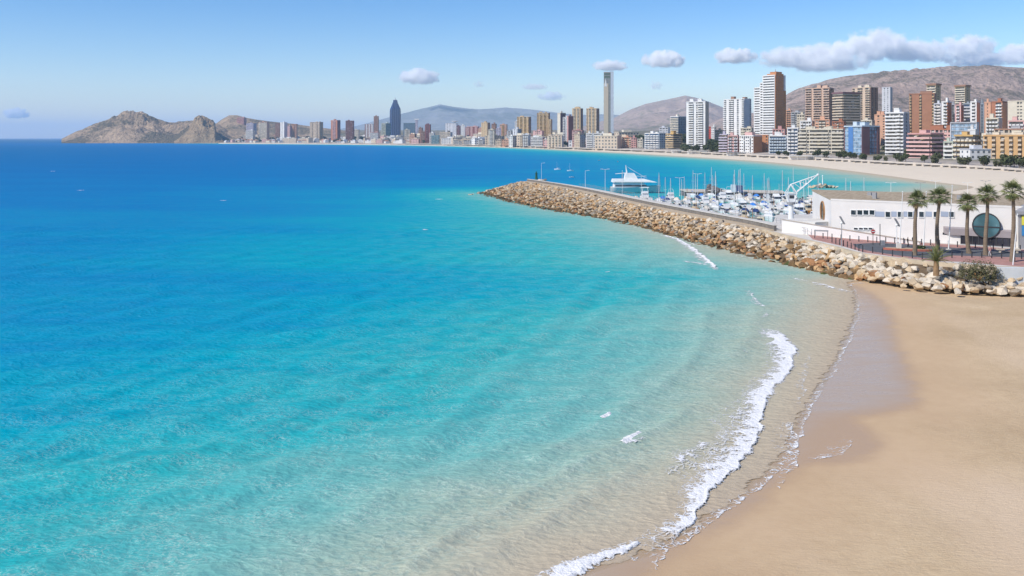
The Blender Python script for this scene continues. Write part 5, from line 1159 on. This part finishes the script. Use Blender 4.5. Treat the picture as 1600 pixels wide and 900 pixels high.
def pinnate():
    q = MB(); pts = [Vector((t*1.9, 0, 1.05*t-.95*t*t)) for t in np.linspace(0, 1, 8)]; q.tube(pts, [.035-.003*i for i in range(8)], 4)
    for i in range(1, 22):
        t = i/22; j = t*7; a = int(j); p = pts[a].lerp(pts[min(a+1, 7)], j-a)
        for s in (-1, 1):
            e = p+Vector((.22, s*.34*(1-.5*t), -.03)); q.add([p, p+Vector((.05, 0, .01)), e], [(0, 1, 2)])
    return q
pin = pinnate().mesh('frond', m_fr2)
x, y = 57.9, 121.0; r = thing('date_palm', 'young date palm sprouting among the boulders by the road', 'palm tree', (x, y, 2.2))
q = MB(); q.tube([(0, 0, 0), (0, 0, 1.2), (0, 0, 2.0)], [.42, .36, .3], 9); q.build('trunk', paint((.30, .19, .10), .95, .3, 2), r)
for i in range(30):
    o = link('frond', pin, r); o.location = (0, 0, 1.9); el = R(78-95*(i/30)**1.1); o.rotation_euler = (rg.uniform(-.3, .3), -el, i*2.4); s = rg.uniform(1.05, 1.35); o.scale = (s, s, s)
x, y = 62.3, 118.3; r = thing('shrub', 'sprawling olive green shrub growing over the boulders', 'shrub', (x, y, 1.9)); q = MB()
for k in range(3200):
    a = rg.uniform(0, 6.28); c = math.acos(rg.uniform(0, 1)); rr_ = rg.uniform(.55, 1)**.5*(1+.28*math.sin(a*3+1)+.18*math.sin(a*7+c*5)); p = Vector((2.5*rr_*math.sin(c)*math.cos(a), 1.8*rr_*math.sin(c)*math.sin(a), .3+2.1*rr_*math.cos(c))); d = Vector((rg.gauss(0, 1), rg.gauss(0, 1), rg.gauss(0, 1)+.6)).normalized()*rg.uniform(.10, .2); e = d.orthogonal().normalized()*.05; q.add([p-d, p+e, p+d, p-e], [(0, 1, 2, 3)])
q.build('foliage', paint((.115, .11, .05), .85, .45, 1.2), r, stuff=True); q = MB()
for k in range(7): a = k*.9; q.tube([(0, 0, 0), (.8*math.cos(a), .6*math.sin(a), .9), (1.5*math.cos(a), 1.1*math.sin(a), 1.3)], [.09, .06, .03], 5)
q.build('stems', m_wood, r, stuff=True)
# ---- people
def person(px, py, rz, label, top, legs, hair=(.03, .02, .015), h=1.74, step=.12):
    x, y = P(px, py, 3.02)
    me = bpy.data.meshes.new('person'); J = dict(pel=(0, 0, .95), ch=(0, .02, 1.28), nk=(0, .01, 1.48), hd=(0, -.02, 1.60), ht=(0, -.01, 1.72), ls=(-.19, 0, 1.40), le=(-.25, .02, 1.13), lh=(-.24, -.08, .88), rs=(.19, 0, 1.40), re=(.25, .02, 1.13), rh=(.24, -.08, .88), lk=(-.10, -step*.4, .50), la=(-.11, step, .08), lt=(-.12, step-.2, .03), lp=(-.09, 0, .88), rp=(.09, 0, .88), rk=(.10, -step*.9, .50), ra=(.11, -step, .08), rt=(.12, -step-.2, .03))
    rad = dict(pel=.15, ch=.16, nk=.06, hd=.095, ht=.07, ls=.075, le=.05, lh=.035, rs=.075, re=.05, rh=.035, lp=.105, rp=.105, lk=.07, rk=.07, la=.045, ra=.045, lt=.04, rt=.04)
    ks = list(J); E = [('pel', 'ch'), ('ch', 'nk'), ('nk', 'hd'), ('hd', 'ht'), ('ch', 'ls'), ('ls', 'le'), ('le', 'lh'), ('ch', 'rs'), ('rs', 're'), ('re', 'rh'), ('pel', 'lp'), ('lp', 'lk'), ('lk', 'la'), ('la', 'lt'), ('pel', 'rp'), ('rp', 'rk'), ('rk', 'ra'), ('ra', 'rt')]
    me.from_pydata([J[k] for k in ks], [(ks.index(a), ks.index(b)) for a, b in E], [])
    o = bpy.data.objects.new('tmp', me); COL.objects.link(o); sk = o.modifiers.new('s', 'SKIN'); ss = o.modifiers.new('u', 'SUBSURF'); ss.levels = 1
    lay = me.skin_vertices[0] if me.skin_vertices else None
    if lay is None:
        bm = bmesh.new(); bm.from_mesh(me); bm.verts.layers.skin.verify(); bm.to_mesh(me); bm.free(); lay = me.skin_vertices[0]
    for i, k in enumerate(ks): lay.data[i].radius = (rad[k], rad[k]*.85); lay.data[i].use_root = (k == 'pel')
    ev = o.evaluated_get(bpy.context.evaluated_depsgraph_get()); m2 = bpy.data.meshes.new_from_object(ev); bpy.data.objects.remove(o)
    for c in (legs, top, (.50, .30, .21), hair, (.03, .03, .03)): m2.materials.append(paint(c, .8, .1, 3))
    for p in m2.polygons:
        c = p.center; z = c.z
        p.material_index = 4 if z < .09 else 3 if (z > 1.66 or (z > 1.56 and c.y > .02)) else 2 if (z > 1.46 or (abs(c.x) > .2 and z < .95)) else 1 if z > .93 else 0
        p.use_smooth = True
    b = link('body', m2); r = b; b.name = 'person'; b.location = (x, y, 3.02); b.rotation_euler = (0, 0, rz); s = h/1.78; b.scale = (s, s, s); return tag(b, label, 'person')
person(1418.5, 386, R(70), 'person in black clothes walking by the ramp wall, beside another in dark grey', (.015, .015, .018), (.012, .012, .015))
person(1427, 384, R(110), 'person in dark grey jacket walking beside one in black', (.035, .035, .04), (.02, .02, .025))
person(1547, 401, R(200), 'person in a pale pink top and white trousers under the fan palms', (.60, .33, .28), (.62, .58, .54))
# ================================================================== LOW HOUSES AND TREES OF THE TOWN
rh = random.Random(77)
def clear(x, y, r=7):
    return all((x-a)**2+(y-b)**2 > (c*.8+r)**2 for a, b, c in GUARD)
def house(label, wc, rc, hip, w, d, h):
    q = MB(); q.cur = 0; q.box(-w/2, w/2, -d/2, d/2, -6, h)
    q.cur = 1
    if hip: q.add([(-w/2-.5, -d/2-.5, h), (w/2+.5, -d/2-.5, h), (w/2+.5, d/2+.5, h), (-w/2-.5, d/2+.5, h), (-w/4, 0, h+2.2), (w/4, 0, h+2.2)], [(0, 1, 5, 4), (1, 2, 5), (2, 3, 4, 5), (3, 0, 4)])
    else: q.box(-w/2-.3, w/2+.3, -d/2-.3, d/2+.3, h, h+.5); q.box(-w/5, w/5, -d/5, d/5, h+.5, h+2.6)
    q.cur = 2
    n = max(2, int(w/3)); nf = int(h/3)
    for f in range(nf):
        for i in range(n): x = -w/2+w*(i+.5)/n; q.box(x-.7, x+.7, -d/2-.06, -d/2+.1, f*3+.9, f*3+2.3)
        for i in range(2): y = -d/2+d*(i+.5)/2; q.box(-w/2-.06, -w/2+.1, y-.7, y+.7, f*3+.9, f*3+2.3)
    return q.mesh('house', [paint(wc, .85, .12, .3), paint(rc, .9, .2, .4), glassy(GL['grey'])]), label
HV = [house('white flat roofed villa on the town slope', CC['white'], CC['pale'], False, 14, 10, 6), house('white villa with terracotta hip roof on the town slope', CC['white'], (.42, .19, .11), True, 13, 10, 6), house('cream villa with terracotta hip roof on the town slope', CC['cream'], (.42, .20, .12), True, 16, 11, 6), house('pink flat roofed house on the town slope', CC['pink'], CC['sand'], False, 15, 11, 9), house('sand coloured block of small flats on the town slope', CC['sand'], CC['cream'], False, 22, 12, 12), house('long white terrace of small flats on the town slope', CC['white'], CC['white'], False, 30, 11, 9)]
def put_house(px, dp_y, k=None, s=1.0, group='low houses of the town', where=' below the headland'):
    x = (px-800)/F*dp_y; y = dp_y
    if not clear(x, y): return
    k = rh.choices(range(6), (5, 4, 4, 2, 2, 2))[0] if k is None else k
    o = link('house', HV[k][0]); o.location = (x, y, gz(x, y)); o.rotation_euler = (0, 0, R(rh.uniform(-50, 50)-20)); o.scale = (s, s, s); tag(o, HV[k][1].replace(' on the town slope', '')+where, 'house', group); GUARD.append((x, y, 9*s))
pxs_p = [(p[0]/p[1]*F+800, p[1]) for p in prom]
def prom_y(px): return float(np.interp(px, [a for a, b in pxs_p], [b for a, b in pxs_p]))
for k in range(185):
    px = rh.uniform(346, 640); put_house(px, prom_y(px)+rh.uniform(12, 130) if rh.random() < .55 else prom_y(px)+rh.uniform(100, 620), None, rh.uniform(.9, 1.4))
for k in range(120):
    px = rh.uniform(600, 985); put_house(px, prom_y(px)+rh.uniform(8, 420), rh.choice((0, 3, 4, 4, 5, 5)), rh.uniform(1.1, 1.9), where=' squeezed between the far beach towers')
for k in range(34):
    px = rh.uniform(1085, 1240); put_house(px, rh.uniform(1450, 2300), None, rh.uniform(.9, 1.3), where=' on the slope behind the white towers')
for k in range(26):
    px = rh.uniform(1240, 1640); put_house(px, prom_y(px)+rh.uniform(90, 420), None, rh.uniform(.9, 1.2), where=' behind the big beachfront hotels')
# trees
def tree_mesh(seed, m, rx, rz, zc, n, leaf):
    rt = random.Random(seed); q = MB(); lob = [(rt.uniform(-.55, .55)*rx, rt.uniform(-.55, .55)*rx, zc+rt.uniform(-.4, .5)*rz, rt.uniform(.45, .75)) for _ in range(7)]
    for i in range(n):
        cx_, cy_, cz_, s = rt.choice(lob); d = Vector((rt.gauss(0, 1), rt.gauss(0, 1), rt.gauss(0, 1))).normalized(); p = Vector((cx_+d.x*rx*s*rt.uniform(.7, 1.05), cy_+d.y*rx*s*rt.uniform(.7, 1.05), cz_+d.z*rz*s))
        a = (d+Vector((rt.gauss(0, .5), rt.gauss(0, .5), rt.gauss(0, .5)))).normalized(); e = a.orthogonal().normalized(); f = a.cross(e); l = leaf*rt.uniform(.6, 1.2)
        q.add([p-e*l-f*l*.6, p+e*l-f*l*.5, p+e*l*.8+f*l*.6, p-e*l*.7+f*l*.7], [(0, 1, 2, 3)])
    return q.mesh('crown', m)
def far_tree(label, m, rx, rz, zc, seed, group):
    r = thing('tree', label, 'tree', (0, 0, 0), 0, group); link('crown', tree_mesh(seed, m, rx, rz, zc, 260, rx*.22), r); q = MB(); q.tube([(0, 0, -2), (0, 0, zc*.6), (.3, .2, zc)], [.4, .28, .15], 6)
    for k in range(4): q.tube([(0, 0, zc*.55), (rx*.5*math.cos(k*1.6), rx*.5*math.sin(k*1.6), zc)], [.16, .07], 4)
    q.build('trunk', m_trunk, r); return r
TV = [far_tree('dark green umbrella pine in the groves behind the beach', paint((.045, .06, .025), .9, .4, .3), 5.0, 3.2, 6.5, 3, 'pines and trees among the town'), far_tree('mid green broad tree among the beach houses', paint((.07, .085, .035), .9, .4, .3), 4.0, 3.6, 5.5, 4, 'pines and trees among the town'), far_tree('olive green bushy tree among the town houses', paint((.10, .105, .05), .9, .4, .3), 3.2, 3.0, 4.2, 5, 'pines and trees among the town')]
usedT = [False]*3; TN = ['dark green umbrella pine', 'mid green broad tree', 'olive green bushy tree']
def put_tree(x, y, k, s, z=None, where=''):
    z = gz(x, y) if z is None else z
    if usedT[k]: o = dup(TV[k], (x, y, z), rh.uniform(0, 6.28), None, None, s)
    else: usedT[k] = True; o = TV[k]; o.location = (x, y, z); o.scale = (s,)*3
    o['label'] = TN[k]+' '+where
def trees(n, px0, px1, ya, yb, ks=(0, 1, 2), s0=.8, s1=1.3, gap=3, where=''):
    for _ in range(n):
        px = rh.uniform(px0, px1); Y = ya(px) if callable(ya) else rh.uniform(ya, yb); x = (px-800)/F*Y
        if clear(x, Y, gap): put_tree(x, Y, rh.choice(ks), rh.uniform(s0, s1), None, where)
trees(90, 345, 640, lambda p: prom_y(p)+rh.uniform(8, 520), 0, (0, 1, 2), .9, 1.6, 3, 'among the villas below the headland')
trees(40, 640, 900, lambda p: prom_y(p)+rh.uniform(5, 300), 0, (0, 1), .9, 1.5, 3, 'between the far beach hotels')
trees(80, 968, 1075, 1480, 1950, (0, 0, 1), 1.0, 1.7, 3, 'in the grove right of the silver skyscraper')
trees(18, 1112, 1132, 1120, 1300, (0, 1), .9, 1.4, 3, 'on the slope between the two white towers')
trees(26, 1148, 1200, 1030, 1180, (0, 1), .9, 1.3, 3, 'at the foot of the wide white tower')
trees(26, 1065, 1125, lambda p: prom_y(p)+rh.uniform(6, 80), 0, (1, 2), .6, 1.0, 3, 'below the lone tall white tower')
trees(38, 1190, 1640, lambda p: prom_y(p)+rh.uniform(5, 22), 0, (1, 2), .5, .8, 0, 'along the promenade before the big hotels')
trees(6, 1560, 1640, lambda p: prom_y(p)+rh.uniform(4, 30), 0, (1, 2), .7, .9, 0, 'growing before the long ochre orange hotel')
trees(40, 1230, 1640, lambda p: prom_y(p)+rh.uniform(90, 400), 0, (0, 1, 2), .8, 1.2, 3, 'behind the big beachfront hotels')
# low wall along the far promenade
q = MB(); pp = [p for p in prom if -1100 < p[0] < 420]; strip(q, pp, .6, 1.6, 1.0, 4.2); tag(q.build('promenade_wall', paint((.60, .53, .45), .9, .15, .1)), 'low pale promenade wall along the back of the far beach', 'wall')
# white awnings and beach huts on the far sand
for k, (px, off, w, lab) in enumerate(((1265, -10, 34, 'long low white beach pavilion below the long cream hotel'), (1090, -14, 24, 'low white beach bar on the sand under the tall white tower'), (1060, -12, 18, 'low white beach bar on the sand below the yellow hotel'), (1150, -9, 20, 'low grey beach terrace in front of the pink flats'))):
    Y = prom_y(px)+off; x = (px-800)/F*Y; r = thing('beach_pavilion', lab, 'beach pavilion', (x, Y, 2.4), R(-22))
    q = MB(); q.box(-w/2, w/2, -3, 3, 2.6, 3.0); q.build('roof', m_w if k != 3 else m_gry, r); q = MB(); q.box(-w/2+.3, w/2-.3, 0, 2.8, -.6, 2.6); q.build('wall', paint((.70, .66, .62)), r)
    for i in range(6): q = MB(); q.tube([(-w/2+.4+(w-.8)*i/5, -2.7, -.8), (-w/2+.4+(w-.8)*i/5, -2.7, 2.6)], .12, 6); q.build('post', m_w, r)
# ================================================================== FOAM
def beach_z(X, Y):
    d = pdist(X, Y, near_shore); s = np.where(inside(X, Y, near_land), d, -d)
    return np.where(s > 0, 1.35*(1-np.exp(-s*.034)), 0)
def foam_material():
    t = NT('sea_foam'); e = t.attr('edge'); dn = t.attr('dens'); v = t.coord()
    n = t.noise(v, 1.1, 5, .65); n2 = t.noise(v, 4.5, 4, .6)
    vo = t.node('ShaderNodeTexVoronoi', feature='DISTANCE_TO_EDGE'); vo.voronoi_dimensions = '2D'; vo.inputs['Scale'].default_value = 2.3
    ad = t.node('ShaderNodeVectorMath', operation='ADD'); nz = t.node('ShaderNodeTexNoise'); nz.inputs['Scale'].default_value = 1.6; t.l.new(v, nz.inputs['Vector']); t.l.new(v, ad.inputs[0]); t.l.new(nz.outputs['Color'], ad.inputs[1]); t.l.new(ad.outputs[0], vo.inputs['Vector'])
    lace = t.mr(vo.outputs['Distance'], .02, .13, 1, 0)
    x = t.math('ADD', t.math('SUBTRACT', dn, t.math('MULTIPLY', e, .9)), t.mr(n, .2, .8, -.55, .55))
    solid = t.mr(t.math('ADD', x, t.mr(n2, .3, .7, -.15, .15)), .28, .48, 0, 1, True)
    thin = t.math('MULTIPLY', lace, t.mr(x, -.12, .25, 0, .9, True))
    al = t.math('MAXIMUM', solid, thin)
    return t.done(t.bsdf((.85, .83, .80), .6, .3, t.bump(t.math('ADD', n, t.math('MULTIPLY', n2, .5)), .8, .25), alpha=al))
fm = foam_material()
def foam(px, wl, wr, h, dens, label, seed=0, world_pts=None, lift=.03):
    """leading edge polyline; wl metres trail to the left, wr to the right"""
    pl = lerp_pl(world_pts if world_pts is not None else [P(*p) for p in px], 160); n = len(pl)
    tg = np.gradient(pl, axis=0); tg /= np.hypot(tg[:, 0], tg[:, 1])[:, None]; nm = np.stack([tg[:, 1], -tg[:, 0]], -1)
    wl_ = np.interp(np.linspace(0, 1, n), np.linspace(0, 1, len(wl)), wl); wr_ = np.interp(np.linspace(0, 1, n), np.linspace(0, 1, len(wr)), wr)
    dn = np.interp(np.linspace(0, 1, n), np.linspace(0, 1, len(dens)), dens)
    c = np.linspace(-1, 1, 25)
    off = np.where(c[None, :] < 0, c[None, :]*wl_[:, None], c[None, :]*wr_[:, None])
    X = pl[:, 0:1]-nm[:, 0:1]*off; Y = pl[:, 1:2]-nm[:, 1:2]*off
    X = X+.55*fbm(X*.55, Y*.55, 4, seed); Y = Y+.45*fbm(X*.55+9, Y*.55, 4, seed+1)
    e = np.abs(c)[None, :]+0*X; endf = np.minimum(np.linspace(0, 1, n), np.linspace(1, 0, n))[:, None]*12
    e = np.maximum(e, 1-np.minimum(endf, 1))
    Z = np.maximum(beach_z(X, Y), 0)+lift+h*np.exp(-((c[None, :]-.25)/.5)**2)*(.5+.9*vnoise(X*1.4, Y*1.4, seed+5))*np.clip(1.2-e, 0, 1)
    me = grid_mesh('sea_foam', X, Y, Z, fm, {'edge': e, 'dens': dn[:, None]+0*X}); return tag(link('sea_foam', me), label, 'foam', None, 'stuff')
foam(((1208, 512), (1222, 530), (1242, 543), (1236, 568), (1227, 585), (1208, 603), (1197, 622), (1192, 650), (1180, 680), (1172, 700), (1155, 722), (1128, 745), (1108, 766), (1098, 790), (1088, 812), (1066, 832), (1032, 848), (1000, 858)), (1.6, 3.2, 2.8, 2.3, 2.2, 2.6, 4.2, 3.8, 2.4, 1.6, 1.2), (.5, .7, .6, .5, .5, .5, .4, .3, .3), .09, (.8, .85, .85, .75, .8, .8, .62, .68, .75, .75, .75), 'broken white surf rolling onto the beach', 3)
foam(((1004, 848), (975, 862), (945, 874), (915, 889), (880, 908), (840, 925)), (.4, .9, 1.1, 1.2), (.2, .4, .4), .10, (.8, .95, 1.0, .9), 'white surf line at the near end of the beach', 13)
foam(((1236, 655), (1243, 680), (1246, 702), (1240, 728), (1222, 748), (1213, 775)), (2.2, 2.6, 2.4, 1.2, .5), (.12, .12, .1), .03, (.30, .36, .36, .3, .2), 'thin lace of swash foam on the wet sand', 23, None, .02)
foam(((1110, 815), (1075, 838), (1050, 858), (1028, 882), (1010, 905)), (.8, 1.0, .9), (.1, .1), .03, (.32, .36, .32), 'thin edge of swash on the sand at the near end', 33, None, .02)
foam(((1105, 690), (1080, 706), (1055, 728), (1045, 745)), (1.5, 1.8, .8), (2.2, 2.0, 1.0), .05, (.34, .4, .3), 'patch of trailing lacy foam behind the surf', 43)
foam(((975, 694), (985, 690), (1000, 678)), (.6, .9, .5), (.3, .5, .3), .14, (.75, 1.0, .75), 'small white breaking crest on the inner wave', 53, None, .15)
foam(((940, 656), (950, 653), (962, 648)), (.4, .7, .4), (.25, .35, .25), .1, (.7, .9, .7), 'tiny white breaking crest on the outer wave', 63, None, .12)
foam(((1030, 366), (1060, 374), (1082, 388), (1100, 402), (1112, 412), (1122, 424)), (1.0, 1.6, 2.4, 2.0, 1.0), (.6, .8, .6), .15, (.5, .6, .62, .7, .6), 'white wave breaking beside the breakwater rocks', 73)
foam(((1065, 408), (1090, 411), (1112, 416)), (1.0, 2.0, 1.0), (1.0, 1.6, .8), .05, (.3, .4, .3), 'lacy foam drifting off the breakwater', 83)
foam(((1165, 452), (1185, 470), (1196, 488), (1198, 500)), (1.2, 2.0, 1.5), (.4, .6, .4), .06, (.3, .4, .42, .3), 'faint foam streak above the main surf', 93)
foam(((1160, 552), (1168, 538), (1172, 524)), (.5, .7, .4), (.3, .4, .3), .1, (.4, .5, .4), 'small foam streak left of the main surf', 103)
foam(((1236, 434), (1262, 440), (1290, 446), (1315, 453), (1335, 458)), (1.5, 2.5, 2.0, 1.0), (.6, 1.0, .8), .05, (.34, .42, .45, .35), 'foamy swash where the sand meets the boulders', 113)
foam(((1268, 548), (1264, 580), (1258, 612), (1250, 640)), (1.2, 1.6, 1.0), (.1, .1), .02, (.2, .26, .2), 'faint lace of foam spread on the thin water film', 133, None, .02)
foam(((1338, 688), (1325, 708), (1295, 720), (1262, 722)), (2.0, 2.6, 1.8), (.1, .1), .02, (.16, .22, .18), 'faint curved swash line on the damp sand lobe', 143, None, .02)
for k, (fx, fy, w_, lab) in enumerate(((350, 314, 3.0, 'tiny whitecap on the open sea far off the beach'), (125, 298, 4.0, 'pair of small whitecaps on the deep blue water'), (662, 360, 2.4, 'thin whitecap on the turquoise water left of the breakwater'), (685, 312, 3.2, 'whitecap off the head of the breakwater'), (82, 268, 5.0, 'distant whitecap towards the headland'), (950, 426, 1.0, 'little foam fleck between the breakwater and the beach'))):
    cx_, cy_ = P(fx, fy); w_ *= .4; foam(None, (w_*.12, w_*.25, w_*.12), (w_*.1, w_*.16, w_*.1), .12, (.4, .6, .35), lab, 200+k, [(cx_-w_*.8, cy_-w_*.5), (cx_, cy_), (cx_+w_*.9, cy_+w_*.4)], .12)
ns = [p for p in near_shore if 41 < p[1] < 128][::-1]
foam(None, [.5, 1.1, .7, 1.4, .6, 1.2, .8, 1.3, .5], [.18, .3, .2], .02, [.22, .34, .16, .36, .24, .38, .2, .34, .3, .38, .3], 'thin lacy edge of the swash along the waterline', 153, ns, .02)
fp = [tuple(p) for p in foot[isplit-10:]]
foam(None, [.5, .9]*12, [.3, .5]*12, .12, ([.1, .5, .3, .6, 0, .4, .55, .2]*4), 'broken fringe of foam along the breakwater rocks', 123, [(a-.9, b-.4) for a, b in fp])
# ================================================================== CLOUDS
def cloud(px, py, w, h, Y=15500, dens=.02, seed=0, label='small white cumulus cloud over the mountains', thr=.0, dep=None):
    x = (px-800)/F*Y; z = CH+(HZ-py)/F*Y; a, c = w/2/F*Y, h/2/F*Y; b = dep or a*.6
    bm = bmesh.new(); bmesh.ops.create_icosphere(bm, subdivisions=3, radius=1.0); me = bpy.data.meshes.new('cloud'); bm.to_mesh(me); bm.free()
    t = NT('cloud_vapour'); co = t.coord((a/c*.9, b/c*.9, 1.0)); tc = t.node('ShaderNodeTexCoord')
    ln = t.node('ShaderNodeVectorMath', operation='LENGTH'); t.l.new(tc.outputs['Object'], ln.inputs[0])
    mp = t.node('ShaderNodeVectorMath', operation='ADD'); t.l.new(co, mp.inputs[0]); mp.inputs[1].default_value = (seed*3.7, seed*1.9, seed*.7)
    n = t.noise(mp.outputs[0], 1.5, 6, .62)
    sep = t.node('ShaderNodeSeparateXYZ'); t.l.new(tc.outputs['Object'], sep.inputs[0])
    fall = t.math('SUBTRACT', 1.0, t.math('POWER', ln.outputs[1], 2.0))
    flat = t.mr(sep.outputs['Z'], -.75, -.35, 0, 1, True)
    f = t.math('ADD', t.math('MULTIPLY', fall, .75), t.math('MULTIPLY', t.math('SUBTRACT', n, .5), 2.8))
    den = t.math('MULTIPLY', t.math('MULTIPLY', t.mr(f, .12+thr, .62+thr, 0, 1, True), flat), dens)
    v = t.node('ShaderNodeVolumePrincipled'); v.inputs['Color'].default_value = (.995, .995, .995, 1); v.inputs['Anisotropy'].default_value = -.3; t.l.new(den, v.inputs['Density']); t.l.new(v.outputs[0], t.out.inputs['Volume'])
    me.materials.append(t.m); o = link('cloud', me); o.location = (x, Y, z); o.scale = (a, b, c); return tag(o, label, 'cloud')
CLD = [(655, 121.5, 66, 22, 'small white cloud left above the far blue range'), (749, 132, 18, 11, 'tiny white cloud puff over the far blue range'), (953, 103.5, 54, 15, 'flat little cloud just above the silver skyscraper'), (1037, 94, 66, 24, 'plump white cloud between silver skyscraper and orange sided one'), (1024, 134, 24, 13, 'tiny round cloud over the inland hill'), (1148, 89, 68, 22, 'lone white cloud left of the long cloud bank'), (1225, 92, 90, 34, 'ragged left end of the long cloud bank'), (1290, 93, 150, 46, 'broad grey bellied cloud in the long cloud bank'), (1372, 74, 130, 54, 'tallest heaped cloud of the long cloud bank'), (1440, 82, 110, 36, 'low cloud right of the tallest heap'), (1512, 74, 100, 36, 'white heap near the right end of the cloud bank'), (1530, 94, 130, 24, 'thin flat cloud under the right end of the cloud bank'), (1600, 86, 90, 38, 'last cloud of the bank over the right mountain'), (835, 136, 44, 9, 'faint wisp of cloud above the tan towers'), (862, 151, 44, 13, 'small low cloud over the far range'), (25, 178, 40, 15, 'faint lone cloud above the sea horizon')]
for i, (px, py, w, h, lab) in enumerate(CLD):
    big = w > 80
    cloud(px, py, w*1.1, h*(1.25 if w > 80 else 1.45), 15500+i*120 if py < 140 else 22000, (.011 if big else .024)*(.35 if h < 14 else 1), i+1, lab, .09 if big else 0.0)
# ================================================================== AIR
def build_haze():
    q = MB(); q.box(-34000, 34000, -3000, 43500, -6, 680)
    t = NT('haze'); v = t.node('ShaderNodeVolumePrincipled')
    v.inputs['Color'].default_value = (.66, .84, 1.0, 1); v.inputs['Density'].default_value = 5.2e-5; v.inputs['Anisotropy'].default_value = 0.0
    t.l.new(v.outputs[0], t.out.inputs['Volume'])
    return tag(q.build('haze', t.m), 'pale blue sea haze over the bay', 'haze', None, 'stuff')
build_haze()
